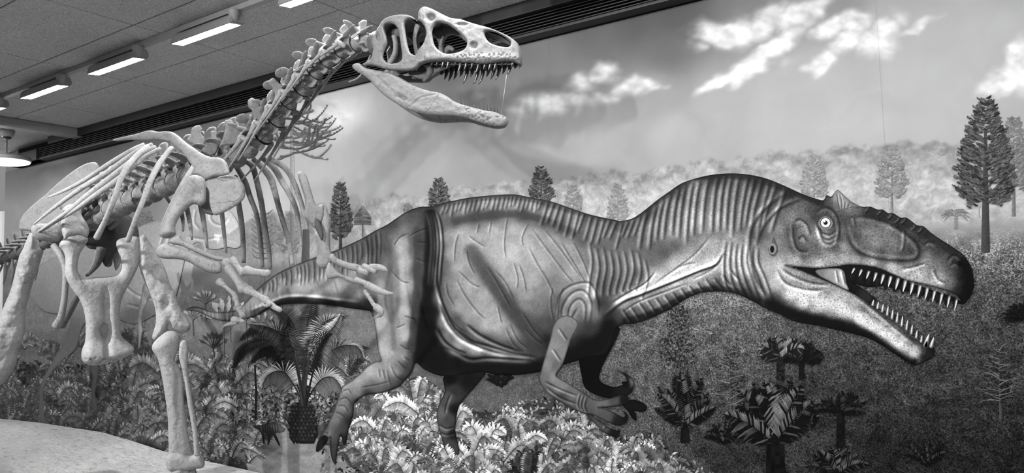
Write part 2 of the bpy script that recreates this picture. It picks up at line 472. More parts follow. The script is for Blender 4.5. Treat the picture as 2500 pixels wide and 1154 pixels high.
def print_skin():
    t = NT('mural_print_skin'); c = t.coord((1, 0.001, 1))
    tone = t.n('ShaderNodeAttribute', attribute_name='tone').outputs['Fac']
    dots = t.n('ShaderNodeAttribute', attribute_name='dots').outputs['Fac']
    peb = t.n('ShaderNodeAttribute', attribute_name='pebble').outputs['Fac']
    n1 = t.noise(c, 170, 2, 0.6, 1.6); n2 = t.noise(c, 30, 4, 0.6, 0.8)
    vo = t.n('ShaderNodeTexVoronoi', i_Scale=105.0); t.l(c, vo.inputs['Vector'])
    vm = t.ramp(vo.outputs['Distance'], [(0.10, 0.30), (0.34, 1.0), (0.6, 1.25)])
    v = t.math('MULTIPLY', tone, t.mix(peb, 1.0, t.ramp(n1, [(0.34, 0.62), (0.5, 1.0), (0.64, 1.45)])))
    v = t.math('MULTIPLY', v, t.mix(dots, 1.0, vm))
    v = t.math('MULTIPLY', v, t.ramp(n2, [(0.3, 0.86), (0.7, 1.14)]))
    t.grey(v)
    return t.fin(0.45, 0.05)
def print_flat():
    t = NT('mural_print_plants'); c = t.coord((1, 0.001, 1))
    tone = t.n('ShaderNodeAttribute', attribute_name='tone').outputs['Fac']
    n2 = t.noise(c, 120, 3, 0.6, 1.0)
    t.grey(t.math('MULTIPLY', tone, t.ramp(n2, [(0.32, 0.72), (0.68, 1.28)])))
    return t.fin(0.45, 0.05)
MP_C, MP_S, MP_F = print_canvas(), print_skin(), print_flat()

# ---------------------------------------------------------------- landscape background
SKY = [(700, 250, .68), (830, 275, .80), (800, 420, .60), (900, 360, .57), (900, 460, .62), (1000, 330, .55), (1000, 420, .58), (1100, 180, .38), (1150, 240, .42), (1300, 150, .42), (1300, 330, .56), (1300, 110, .45), (1450, 80, .38), (1450, 330, .58), (1550, 60, .34), (1650, 40, .33), (1620, 130, .37), (1600, 220, .53), (1650, 330, .60), (1750, 250, .58),
       (1850, 40, .46), (1900, 230, .60), (1900, 320, .62), (2050, 30, .50), (2000, 200, .60), (2150, 60, .60), (2250, 180, .62), (2300, 60, .60), (2300, 300, .63), (2420, 60, .62), (2450, 250, .62), (2150, 330, .63), (2050, 340, .63), (2500, 0, .60), (500, 330, .48), (350, 400, .42), (100, 440, .46), (250, 400, .38), (60, 460, .48), (600, 450, .58), (560, 520, .60), (500, 480, .56), (680, 520, .64), (30, 520, .55), (120, 540, .56)]
CLOUDS = [  # (x, y, rx, ry, angle, strength)
    (1745, 75, 60, 34, 0, 1.0), (1705, 108, 30, 22, 0, .8), (1800, 85, 70, 40, -20, 1.1), (1860, 60, 75, 36, -30, 1.1), (1900, 110, 70, 26, -38, 1.25), (1830, 165, 75, 22, -33, 1.25), (1745, 205, 52, 16, -30, 1.15),
    (1940, 45, 60, 34, -35, 1.0), (1985, 15, 60, 26, -25, 1.0), (2010, 70, 60, 30, -15, 1.0), (2075, 55, 50, 28, -10, 1.05), (2060, 105, 45, 32, -40, 1.0), (2010, 150, 50, 22, -30, 1.05), (1975, 165, 32, 12, -25, .8),
    (2120, 110, 55, 34, -10, .95), (2150, 75, 45, 30, -40, .9), (2160, 120, 40, 26, 0, .8), (2190, 40, 30, 34, -60, .7), (2230, 68, 75, 12, -28, .75), (2290, 40, 40, 8, -28, .5), (1930, 150, 60, 30, -20, .45),
    (2480, 140, 26, 60, 25, 1.5), (2440, 195, 55, 32, -25, 1.4), (2500, 170, 40, 60, 0, 1.4), (2420, 215, 30, 14, -10, .9),
    (1480, 175, 42, 26, -10, .95), (1420, 205, 45, 30, -30, .85), (1400, 240, 45, 26, 0, .7), (1350, 250, 40, 32, 0, .75), (1300, 245, 55, 30, -10, .7), (1270, 275, 40, 22, 0, .65), (1540, 210, 60, 24, -8, .85), (1460, 245, 60, 20, -8, .75), (1590, 215, 30, 16, 0, .6), (1620, 215, 25, 14, 0, .5),
    (760, 258, 90, 46, 0, .9), (830, 275, 35, 35, 0, 1.0)]
HILL = [(-200, 560), (430, 560), (640, 545), (800, 505), (900, 488), (1000, 478), (1080, 462), (1200, 450), (1300, 440), (1400, 428), (1500, 418), (1600, 410), (1680, 400), (1760, 392), (1840, 385), (1920, 372), (2000, 370), (2100, 360), (2200, 345), (2300, 345), (2400, 352), (2700, 345)]
FIELD = [(-200, 640), (300, 660), (500, 655), (700, 640), (900, 610), (1000, 600), (1500, 575), (1900, 550), (2100, 545), (2300, 545), (2500, 535), (2800, 530)]
GROUND = [(450, 690, .42), (560, 660, .48), (700, 640, .5), (600, 720, .40), (700, 780, .38), (850, 790, .38), (850, 850, .40), (1250, 960, .35), (1550, 820, .37), (1620, 770, .40), (1600, 900, .36), (1560, 980, .34), (1650, 740, .41), (1750, 740, .42), (1800, 800, .36), (1750, 880, .32), (1650, 1000, .31), (1720, 1060, .24), (1800, 1120, .18), (1950, 850, .30), (2000, 930, .22), (2100, 1000, .18), (2150, 1100, .14), (2300, 1120, .13), (2450, 1120, .13), (2300, 1000, .17), (2300, 930, .22), (2200, 920, .24), (2400, 900, .22), (2450, 1000, .19),
          (2350, 850, .24), (2450, 800, .24), (2400, 750, .27), (2450, 700, .30), (2420, 650, .38), (2480, 620, .44), (2350, 600, .46), (2300, 560, .58), (2450, 560, .57), (2200, 780, .30), (2480, 540, .58), (2340, 530, .64), (2250, 545, .62), (700, 1000, .3), (400, 1000, .2), (200, 900, .4), (100, 980, .38), (100, 800, .48), (200, 700, .5), (60, 620, .45), (300, 650, .55), (900, 1100, .3), (1300, 1100, .3), (640, 1120, .38), (720, 1100, .45), (600, 1050, .2), (640, 980, .2)]
def interp_line(L, x):
    L = np.array(L, float); return np.interp(x, L[:, 0], L[:, 1])
def landscape(px, py):
    P = np.stack([px, py], 1)
    t = idw(P, SKY, 3.2, 25)
    # clouds
    c = np.zeros(len(px)); wx = px + 40 * (fbm(px / 55, py / 40, 3, 5) - .5); wy = py + 30 * (fbm(px / 50, py / 45, 3, 9) - .5)
    for x, y, rx, ry, an, s in CLOUDS:
        a = math.radians(an); dx = wx - x; dy = wy - y
        u = (dx * math.cos(a) + dy * math.sin(a)) / rx; v = (-dx * math.sin(a) + dy * math.cos(a)) / ry
        c = np.maximum(c, s * np.exp(-(u * u + v * v) * 0.9)) + 0.12 * s * np.exp(-(u * u + v * v) * 0.9)
    n = fbm(px / 38 + py / 90, py / 26, 4, 21)
    c = sst(0.22, 1.15, c * (0.55 + 0.9 * n))
    t = t + (0.97 - 0.30 * fbm(px / 24 - py / 40, py / 15, 3, 77) - t) * c * 0.95
    # wooded hills in haze
    bump = 26 * (fbm(px / 34, py * 0 + 3, 3, 2) - .5) + 12 * (fbm(px / 11, py * 0 + 7, 2, 4) - .5)
    hl = interp_line(HILL, px) + bump
    m = sst(-5, 7, py - hl)
    depth = np.clip((py - hl) / 110, 0, 1)
    patches = fbm(px / 20, py / 12, 4, 33)
    hz = 0.53 + 0.14 * depth + (patches - .5) * (0.30 - 0.12 * depth)
    right = sst(1500, 2300, px); hz = hz + 0.02 - 0.03 * right
    lefth = sst(1000, 600, px); hz = hz + (0.60 - hz) * lefth * 0.6
    t = t * (1 - m) + hz * m
    can = m * 0.8
    fl = interp_line(FIELD, px) + 8 * (fbm(px / 40, py * 0, 2, 8) - .5)
    g = sst(-14, 16, py - fl)
    gt = idw(P, GROUND, 3.2, 30)
    gt = gt * (0.86 + 0.28 * fbm(px / 60, py / 22, 3, 40))
    t = t * (1 - g) + gt * g
    return t, g * sst(0, 90, py - fl) * (0.35 + 0.65 * sst(1000, 1700, px)), can * (1 - g)
def canvas():
    cols = np.concatenate([np.arange(-8, 2700, 4.0)])
    Xc = pY(cols, np.full(len(cols), 577.0), 0.0)[:, 0]
    Xc = np.concatenate([[XL], Xc[Xc > XL + 0.02], np.arange(Xc[-1] + 0.06, XR, 0.06)])
    Zr = np.concatenate([[0.01], np.linspace(0.22, ZT - 0.001, 330)])
    seams = [-7.2, -5.92, -4.64, -3.36, -2.08, -0.80, 0.48, 1.76]
    seams = [-7.2, -5.5, -3.78, -2.08, -0.375, 1.33]
    bounds = [XL] + seams + [XR]
    for i in range(len(bounds) - 1):
        a, b = bounds[i], bounds[i + 1]
        g = 0.0003
        xs = np.concatenate([[a + g], Xc[(Xc > a + 0.004) & (Xc < b - 0.004)], [b - g]])
        X, Z = np.meshgrid(xs, Zr); Y = np.zeros_like(X)
        # sheets lift very slightly at the seams
        V = np.stack([X.ravel(), Y.ravel() - 0.0, Z.ravel()], 1)
        px, py = proj(V)
        t, gr, ca = landscape(np.clip(px, -150, 2600), np.clip(py, -160, 1240))
        nx, ny = len(xs), len(Zr)
        i0 = (np.arange(ny - 1)[:, None] * nx + np.arange(nx - 1)[None]).ravel()
        F = np.stack([i0, i0 + 1, i0 + nx + 1, i0 + nx], 1)
        me = make_mesh('canvas_panel', V, F, False)
        set_attr(me, 'tone', lin(t) * PG); set_attr(me, 'grass', gr); set_attr(me, 'canopy', ca)
        wchild('canvas_panel', me, MP_C, MUR)
canvas()
# ---------------------------------------------------------------- painted dinosaur
def patch(name, loops, layer, tone_fn, res=2.5, mat=None, parent=None, extra=None):
    P, Q, D = grid_fill(loops, res)
    V = pY(P[:, 0], P[:, 1], -layer)
    me = make_mesh(name, V, Q[:, ::-1], False)
    t = tone_fn(P, D)
    set_attr(me, 'tone', lin(t) * PG)
    for k, fn in (extra or {}).items(): set_attr(me, k, fn(P, D))
    return wchild(name, me, mat or MP_S, parent or MUR)
def wrinkle(P, t, pts, w=2.2, dark=0.5, light=0.25, side=1):
    L = smooth(pts, 4, False); lo = L.min(0) - 5 * w; hi = L.max(0) + 5 * w
    m = np.where((P[:, 0] > lo[0]) & (P[:, 0] < hi[0]) & (P[:, 1] > lo[1]) & (P[:, 1] < hi[1]))[0]
    if not len(m): return
    p = P[m]; A = L[:-1]; B = L[1:]
    d, q, i, tt = seg_dist(p, A, B); dr = (B - A)[i]; rel = p - q
    s = np.sign(dr[:, 0] * rel[:, 1] - dr[:, 1] * rel[:, 0]) * d * side
    u = (i + tt) / len(A); tp = np.clip(np.minimum(u, 1 - u) * 5, 0, 1) ** 0.6
    t[m] *= (1 - dark * tp * np.exp(-(s / w) ** 2))
    t[m] += light * tp * np.exp(-((s - 2.0 * w) / (1.3 * w)) ** 2) * (0.25 + t[m])

def stroke(P, t, pts, w, v, al=1.0):
    L = smooth(pts, 4, False); lo = L.min(0) - 3 * w; hi = L.max(0) + 3 * w
    m = np.where((P[:, 0] > lo[0]) & (P[:, 0] < hi[0]) & (P[:, 1] > lo[1]) & (P[:, 1] < hi[1]))[0]
    if not len(m): return
    d, _, _, _ = seg_dist(P[m], L[:-1], L[1:]); a = al * np.exp(-(d / w) ** 4 * .7); t[m] = t[m] * (1 - a) + v * a
STROKES = [([(1050, 520), (1052, 560), (1050, 620), (1046, 690), (1040, 750), (1032, 820), (1022, 880)], 13, .06, .95), ([(1044, 760), (1050, 820), (1070, 870), (1110, 895), (1180, 897), (1260, 902), (1330, 893), (1400, 872), (1460, 840), (1490, 800)], 20, .07, .95), ([(1040, 790), (1040, 850), (1060, 890)], 22, .06, .95),
  ([(1150, 612), (1175, 648), (1200, 685), (1230, 728), (1265, 775), (1305, 820)], 17, .26, .75), ([(1115, 785), (1150, 815), (1200, 838), (1260, 852)], 13, .28, .7), ([(950, 590), (952, 680), (956, 760), (962, 850)], 6, .34, .6), ([(985, 590), (985, 700), (987, 820)], 11, .64, .6), ([(930, 690), (934, 800), (944, 870)], 9, .6, .5), ([(1018, 560), (1020, 650), (1014, 760), (1004, 850)], 9, .2, .7),
  ([(1110, 540), (1160, 530), (1220, 523), (1280, 524), (1340, 542), (1400, 568)], 9, .22, .75), ([(640, 762), (700, 736), (780, 738), (850, 747), (905, 756)], 6, .05, .85), ([(900, 762), (910, 800), (918, 850)], 5, .06, .8),
  ([(1880, 742), (1930, 766), (1990, 782), (2060, 798), (2130, 824), (2190, 862), (2225, 882)], 13, .04, .95), ([(1530, 784), (1600, 764), (1660, 732), (1720, 708), (1790, 712), (1850, 738)], 9, .07, .85), ([(2120, 516), (2200, 540), (2270, 578), (2330, 616)], 9, .11, .7), ([(2350, 640), (2366, 680), (2358, 722)], 12, .03, .9),
  ([(1950, 710), (2010, 735), (2070, 760), (2130, 795), (2190, 838), (2228, 862)], 13, .82, .55), ([(1560, 712), (1620, 680), (1680, 662), (1740, 640)], 10, .76, .5), ([(1700, 432), (1780, 428), (1860, 440), (1940, 470), (2005, 495)], 8, .08, .85), ([(1560, 528), (1620, 482), (1680, 446)], 6, .14, .7), ([(1000, 515), (1100, 496), (1200, 482), (1290, 486), (1400, 516), (1500, 542)], 6, .2, .7)]
BODY = [(452, 756), (472, 748), (491, 751), (514, 759), (546, 761), (576, 756), (596, 741), (620, 714), (638, 696), (682, 664), (732, 642), (769, 628), (819, 611), (881, 583), (915, 563), (945, 548), (967, 533), (993, 516), (1023, 505), (1053, 503), (1097, 492), (1140, 483), (1192, 477), (1253, 474), (1292, 481), (1348, 492), (1391, 507), (1443, 524), (1500, 536), (1515, 539), (1543, 533), (1570, 516), (1602, 490), (1633, 468), (1664, 447), (1699, 435), (1733, 427), (1775, 423), (1813, 424), (1855, 431), (1889, 442), (1924, 457), (1959, 473), (1999, 487), (2012, 487), (2017, 476), (2029, 480), (2034, 474), (2045, 463), (2060, 476), (2077, 491), (2103, 504), (2125, 504), (2142, 511), (2155, 511), (2168, 520), (2181, 520), (2199, 531), (2214, 531), (2238, 549), (2255, 552), (2272, 567), (2298, 585), (2328, 604), (2354, 624), (2372, 654), (2378, 689), (2374, 715), (2363, 732), (2350, 743),
        (2338, 722), (2298, 704), (2255, 693), (2212, 683), (2186, 672), (2138, 652), (2077, 645), (2043, 650), (1995, 654), (1950, 651), (1917, 647), (1956, 660), (1999, 678), (2043, 697), (2095, 723), (2129, 747), (2160, 771), (2190, 793), (2220, 819), (2246, 836), (2268, 838), (2281, 849), (2279, 868), (2259, 881), (2238, 889), (2216, 883), (2190, 868), (2160, 847), (2121, 825), (2077, 812), (2038, 803), (1995, 793), (1960, 788), (1934, 782), (1908, 769), (1878, 756), (1852, 743), (1822, 727), (1792, 715), (1751, 710), (1709, 714), (1674, 728), (1640, 750), (1595, 773), (1550, 788), (1508, 797), (1480, 860), (1422, 875), (1372, 890), (1318, 906), (1264, 914), (1210, 913), (1174, 908), (1120, 915), (1091, 918), (1062, 913), (1034, 900), (1014, 884),
        (1004, 906), (990, 926), (972, 944), (933, 958), (897, 963), (875, 972), (864, 987), (861, 1012), (850, 1048), (846, 1075), (838, 1085), (832, 1060), (826, 1082), (821, 1116), (819, 1134), (810, 1120), (805, 1091), (807, 1066), (800, 1072), (790, 1084), (778, 1101), (771, 1098), (782, 1066), (792, 1048), (807, 1019), (819, 990), (827, 965), (836, 942), (857, 929), (879, 911), (897, 893), (918, 881), (930, 880), (923, 856), (915, 795), (906, 762), (893, 757), (844, 750), (794, 743), (744, 740), (695, 742), (658, 751), (628, 769), (598, 778), (571, 783), (543, 782), (519, 777), (499, 768), (484, 761)]
TONES = [(960, 545, .22), (1000, 522, .24), (1050, 510, .22), (1150, 488, .27), (1250, 480, .27), (1340, 497, .27), (1440, 530, .25), (1510, 545, .23), (1580, 518, .18), (1650, 463, .18), (1750, 432, .13), (1850, 440, .11), (1930, 470, .10), (2000, 495, .12),
 (1130, 508, .42), (1190, 500, .45), (1250, 500, .46), (1300, 508, .45), (1340, 522, .42), (1400, 545, .38), (1440, 560, .36), (1500, 580, .35), (1090, 520, .36),
 (1110, 545, .30), (1160, 530, .25), (1200, 524, .23), (1280, 524, .23), (1330, 538, .25), (1370, 555, .27), (1420, 580, .30), (1460, 600, .32),
 (1090, 575, .5), (1120, 570, .56), (1150, 575, .54), (1200, 565, .56), (1260, 565, .56), (1310, 575, .5), (1350, 590, .5), (1120, 650, .55), (1100, 620, .52), (1150, 600, .6), (1250, 620, .63), (1210, 620, .58), (1150, 700, .57), (1120, 700, .52), (1180, 720, .58),
 (1150, 610, .55), (1165, 635, .42), (1190, 670, .36), (1210, 700, .31), (1240, 740, .27), (1280, 790, .24), (1310, 820, .2), (1260, 765, .26), (1320, 850, .2),
 (1250, 680, .58), (1230, 650, .58), (1280, 720, .52), (1300, 690, .55), (1320, 640, .56), (1290, 600, .6), (1310, 750, .42), (1330, 790, .3), (1340, 700, .46), (1280, 745, .45),
 (1160, 760, .58), (1200, 760, .58), (1220, 790, .62), (1190, 790, .6), (1120, 750, .52), (1090, 690, .42), (1080, 640, .35), (1085, 740, .42), (1140, 780, .5), (1250, 810, .5),
 (1110, 780, .36), (1140, 810, .33), (1190, 832, .31), (1250, 848, .32), (1300, 855, .24), (1080, 780, .5), (1095, 815, .5), (1120, 840, .55), (1160, 856, .56), (1220, 872, .5), (1280, 874, .4), (1310, 872, .25),
 (1060, 830, .08), (1080, 860, .09), (1120, 880, .10), (1160, 882, .16), (1220, 892, .14), (1300, 895, .08), (1080, 905, .07), (1150, 900, .08), (1250, 908, .08), (1350, 885, .07), (1040, 880, .07),
 (1052, 560, .10), (1050, 620, .07), (1046, 690, .06), (1040, 750, .06), (1030, 820, .06), (1020, 870, .07), (1060, 690, .08), (1062, 760, .10), (1070, 600, .3), (1075, 560, .34), (1062, 640, .1),
 (925, 600, .28), (918, 640, .30), (925, 700, .48), (930, 790, .56), (940, 860, .60), (912, 700, .4), (945, 600, .33), (950, 650, .42), (956, 700, .40), (958, 760, .42), (962, 830, .46), (985, 560, .42), (975, 600, .55), (985, 640, .6), (982, 700, .63), (985, 760, .63), (988, 820, .6), (985, 870, .5), (1010, 560, .33), (1018, 620, .35), (1022, 660, .28), (1020, 720, .24), (1016, 780, .2), (1008, 840, .2), (1040, 530, .22), (985, 530, .32), (1005, 700, .5), (1003, 780, .42), (1030, 600, .2),
 (970, 905, .45), (995, 900, .2), (1000, 880, .2), (985, 925, .15), (950, 900, .52), (900, 905, .58), (870, 930, .55), (930, 915, .52), (950, 935, .36), (960, 950, .14), (910, 945, .36), (900, 962, .12), (870, 955, .42), (845, 950, .5), (850, 975, .40), (838, 990, .46), (820, 1025, .42), (800, 1060, .45), (862, 985, .14), (852, 1030, .10), (842, 1070, .08), (838, 1040, .22), (815, 1090, .2), (822, 1060, .25), (780, 1090, .1),
 (470, 754, .36), (520, 765, .42), (570, 777, .26), (570, 762, .42), (600, 748, .42), (620, 740, .45), (620, 766, .22), (650, 700, .36), (660, 720, .50), (680, 690, .48), (680, 738, .34), (690, 672, .36), (750, 658, .40), (740, 690, .52), (760, 715, .55), (740, 734, .28), (800, 635, .36), (790, 670, .48), (820, 700, .56), (820, 728, .42), (800, 740, .12), (870, 600, .34), (850, 640, .42), (870, 670, .5), (880, 715, .46), (880, 748, .08), (840, 744, .10), (905, 740, .06), (895, 640, .38), (905, 600, .26), (900, 690, .3),
 (1390, 610, .5), (1440, 620, .42), (1370, 650, .46), (1400, 660, .54), (1420, 690, .5), (1440, 715, .64), (1440, 750, .55), (1455, 770, .4), (1400, 730, .5), (1380, 780, .48), (1360, 740, .36), (1350, 790, .24), (1335, 830, .12), (1470, 700, .26), (1465, 740, .16), (1480, 790, .07), (1440, 800, .2), (1430, 840, .07), (1460, 840, .06), (1400, 865, .07), (1350, 690, .42), (1500, 650, .35),
 (1560, 580, .38), (1520, 610, .40), (1540, 640, .42), (1500, 690, .3), (1600, 550, .42), (1640, 510, .38), (1700, 475, .40), (1640, 570, .48), (1700, 540, .52), (1670, 590, .45), (1760, 480, .38), (1820, 480, .33), (1760, 550, .46), (1820, 550, .38), (1800, 520, .38), (1880, 490, .28), (1590, 630, .36), (1560, 670, .30), (1620, 620, .32), (1540, 690, .32), (1650, 600, .36), (1700, 575, .42), (1740, 570, .44),
 (1720, 585, .55), (1680, 620, .58), (1650, 645, .64), (1600, 680, .68), (1560, 712, .7), (1520, 740, .6), (1740, 595, .62), (1700, 650, .6), (1740, 640, .66), (1650, 685, .74), (1700, 665, .72), (1790, 590, .55), (1800, 620, .6), (1780, 660, .5), (1820, 660, .5), (1830, 610, .52), (1850, 570, .28), (1860, 620, .5), (1850, 680, .42), (1830, 690, .3),
 (1550, 765, .34), (1600, 745, .42), (1660, 712, .42), (1720, 690, .42), (1770, 690, .32), (1530, 785, .09), (1600, 766, .1), (1660, 733, .1), (1750, 706, .08), (1820, 715, .08), (1850, 735, .06), (1490, 770, .12), (1510, 770, .25),
 (1900, 560, .46), (1890, 600, .46), (1870, 650, .58), (1900, 650, .62), (1890, 690, .66), (1930, 715, .72), (1870, 710, .4), (1960, 735, .74), (2000, 745, .72), (1960, 690, .42), (1930, 670, .5), (2000, 690, .42), (2020, 710, .48), (2050, 735, .62), (2060, 760, .66), (2100, 775, .80), (2130, 800, .78), (2160, 815, .82), (2200, 845, .84), (2230, 865, .80), (2180, 830, .8), (2240, 855, .6),
 (1880, 735, .10), (1900, 745, .12), (1930, 762, .10), (1960, 775, .06), (2000, 780, .1), (2050, 795, .05), (2080, 795, .12), (2120, 818, .05), (2150, 835, .08), (2200, 868, .05), (2255, 872, .04), (2270, 852, .04), (2255, 845, .1), (2225, 880, .06),
 (2080, 740, .5), (2110, 755, .35), (2140, 772, .4), (2170, 793, .36), (2200, 815, .38), (2225, 835, .28),
 (1930, 535, .42), (1980, 505, .24), (1955, 515, .34), (1935, 560, .2), (1945, 600, .22), (1960, 560, .40), (1970, 595, .36), (1975, 570, .38), (1960, 615, .22), (1995, 575, .42), (1990, 610, .3), (2010, 600, .42),
 (2005, 515, .2), (2025, 510, .12), (1995, 530, .18), (2040, 545, .16), (2015, 575, .44), (2045, 580, .18), (2035, 605, .2), (2020, 590, .4), (2050, 530, .22), (2060, 560, .36), (2060, 600, .48),
 (2000, 640, .58), (1940, 635, .56), (2030, 625, .5), (2060, 630, .55), (2090, 632, .52), (2130, 640, .58), (2180, 655, .62), (2150, 650, .4), (2240, 672, .62), (2290, 682, .58), (2320, 690, .40), (2210, 660, .55),
 (2075, 545, .2), (2085, 580, .22), (2100, 545, .32), (2120, 570, .42), (2140, 590, .45), (2160, 565, .4), (2180, 595, .4), (2210, 590, .3), (2230, 610, .2), (2240, 625, .2), (2110, 600, .32), (2100, 615, .18), (2150, 622, .2), (2200, 632, .18), (2235, 590, .2),
 (2120, 520, .14), (2150, 528, .13), (2200, 548, .13), (2250, 575, .16), (2300, 608, .18), (2270, 600, .2), (2255, 640, .5), (2265, 625, .45), (2290, 650, .4), (2280, 615, .22), (2310, 640, .3), (2335, 640, .14), (2350, 680, .06), (2368, 700, .03), (2340, 706, .08), (2362, 650, .06), (2330, 620, .12), (2345, 730, .05),
 (2050, 482, .52), (2070, 498, .45), (2040, 500, .42), (2090, 506, .3), (2045, 470, .6), (2022, 484, .2)]
def body_tone(P, D):
    t = idw(P, TONES, 3.2, 11); t = t * (1 + .12 * sst(.3, .5, t)) * (1 - .14 * sst(1460, 1560, P[:, 0]) * sst(1960, 1880, P[:, 0]) * sst(660, 600, P[:, 1]))
    t = t * (0.93 + 0.14 * fbm(P[:, 0] / 16, P[:, 1] / 16, 3, 3))
    for pts, w, v, al in STROKES: stroke(P, t, pts, w, v, al)
    # cross ridges along spine, neck, throat
    top = np.array(BODY[14:43], float)
    def spine_y(x): return np.interp(x, top[:, 0], top[:, 1])
    r = random.Random(4)
    x = 1085.0
    while x < 1330:
        y = spine_y(x); h = 34 + r.uniform(-6, 8); wrinkle(P, t, [(x + 3, y + 5), (x, y + h * .5), (x - 5 + r.uniform(-3, 3), y + h)], 2.4, .42, .28); x += r.uniform(9, 13)
    while x < 1560:
        y = spine_y(x); h = 55 + r.uniform(-10, 20); wrinkle(P, t, [(x + 8, y + 4), (x, y + h * .5), (x - 10, y + h)], 2.8, .5, .32); x += r.uniform(13, 18)
    while x < 1930:
        y = spine_y(x); f = (x - 1560) / 370; h = 115 + 40 * math.sin(f * 3) + r.uniform(-25, 10)
        lean = -10 + 8 * f - (70 * max(0, f - .6))
        wrinkle(P, t, [(x + 10, y + 6), (x + 2, y + h * .3), (x + lean * .5, y + h * .62), (x + lean, y + h)], 3.6, .55, .4); x += r.uniform(16, 23)
    # lower body folds on the shoulder side of the neck
    for i in range(9):
        x0 = 1440 + i * 17; y0 = 590 + 4 * i + r.uniform(-10, 10); wrinkle(P, t, [(x0, y0), (x0 + 8, y0 + 50), (x0 + 2 - i, y0 + 95), (x0 - 2, y0 + 140 - i * 8)], 2.8, .5, .3)
    for i in range(14):     # throat folds
        u = i / 13; x0 = 1520 + u * 265; y0 = 752 - u * 92 + r.uniform(-3, 3)
        wrinkle(P, t, [(x0, y0), (x0 + 10, y0 + 14), (x0 + 22, y0 + 34 - 8 * u)], 2.4, .6, .35)
    wrinkle(P, t, [(1478, 772), (1520, 738), (1570, 718), (1640, 690), (1700, 665), (1750, 645), (1768, 615)], 3.2, .9, .45, -1)
    wrinkle(P, t, [(1490, 740), (1530, 715), (1575, 690), (1600, 660)], 2.2, .6, .3)
    wrinkle(P, t, [(1520, 760), (1560, 735), (1620, 712), (1680, 690)], 2.0, .5, .3)
    for q in [[(1640, 660), (1690, 625), (1730, 580)], [(1600, 690), (1660, 650), (1700, 640)], [(1690, 680), (1740, 655), (1765, 620)]]: wrinkle(P, t, q, 2.2, .4, .2)
    for i in range(7):      # folds behind the jaw
        x0 = 1775 + i * 13; wrinkle(P, t, [(x0, 585 + i * 3), (x0 - 6 + i, 640), (x0 - 2 + 3 * i, 690 - i * 2), (x0 + 12 + 4 * i, 712 + i * 4)], 3.0, .55, .3)
    wrinkle(P, t, [(1925, 470), (1880, 500), (1845, 540), (1832, 580), (1835, 640), (1850, 690), (1885, 730)], 4.0, .55, .3)
    wrinkle(P, t, [(1960, 485), (1905, 510), (1865, 555), (1848, 600)], 3.5, .5, .3)
    # flank
    for q in [[(1140, 610), (1145, 640), (1160, 670)], [(1120, 570), (1112, 600), (1110, 640)], [(1145, 575), (1165, 590), (1185, 602)], [(1115, 680), (1135, 720), (1165, 760), (1185, 778)], [(1070, 715), (1085, 750), (1110, 790), (1140, 812)], [(1120, 660), (1150, 690), (1172, 700)], [(1190, 650), (1215, 690), (1250, 755)], [(1210, 660), (1235, 690), (1255, 730)],
              [(1255, 640), (1265, 680), (1262, 705)], [(1268, 645), (1280, 680), (1285, 715)], [(1215, 745), (1225, 790)], [(1280, 800), (1305, 825), (1325, 840)], [(1245, 790), (1265, 830), (1290, 850)], [(1275, 760), (1300, 800), (1322, 825)], [(1240, 530), (1235, 560), (1232, 600), (1236, 630)], [(1200, 540), (1195, 570)], [(1170, 545), (1165, 570)], [(1290, 545), (1275, 580), (1278, 600)],
              [(1235, 800), (1255, 840), (1280, 858)], [(1090, 690), (1095, 720), (1110, 745)], [(1300, 560), (1330, 600), (1375, 660), (1400, 690)], [(1290, 600), (1310, 640), (1340, 690), (1355, 730)], [(1400, 590), (1425, 640), (1440, 680)], [(1370, 590), (1400, 640), (1430, 690)], [(1330, 560), (1370, 610), (1420, 680)], [(1350, 700), (1345, 740), (1352, 780)], [(1375, 700), (1365, 740), (1362, 790)]]:
        wrinkle(P, t, q, 1.7, .45, .13)
    for k, q in enumerate([[(1068, 640), (1068, 690), (1085, 750), (1110, 800), (1150, 835), (1210, 858), (1290, 872)], [(1075, 740), (1095, 790), (1130, 828), (1180, 850)], [(1115, 800), (1150, 830), (1200, 845), (1260, 862), (1310, 870)], [(1085, 845), (1120, 862), (1150, 875), (1190, 872), (1260, 876), (1300, 878)], [(1068, 800), (1085, 830), (1110, 850), (1140, 862)], [(1140, 790), (1170, 815), (1220, 840), (1280, 860)]]):
        wrinkle(P, t, q, 3.2, .75, .5)
    for x0 in (1056, 1063, 1071, 1080): wrinkle(P, t, [(x0 - 12, 515), (x0 - 2, 550), (x0 + 2, 600), (x0 - 2, 650), (x0 - 5, 700)], 2.6, .8, .5)
    # upper arm and shoulder folds
    for q in [[(1372, 790), (1372, 750), (1395, 715), (1425, 708), (1445, 740), (1440, 790)], [(1385, 790), (1390, 750), (1412, 728), (1430, 745), (1428, 790)], [(1358, 760), (1366, 720), (1395, 695), (1440, 690), (1460, 730), (1462, 770)], [(1400, 820), (1395, 780), (1410, 750)]]: wrinkle(P, t, q, 2.6, .5, .16)
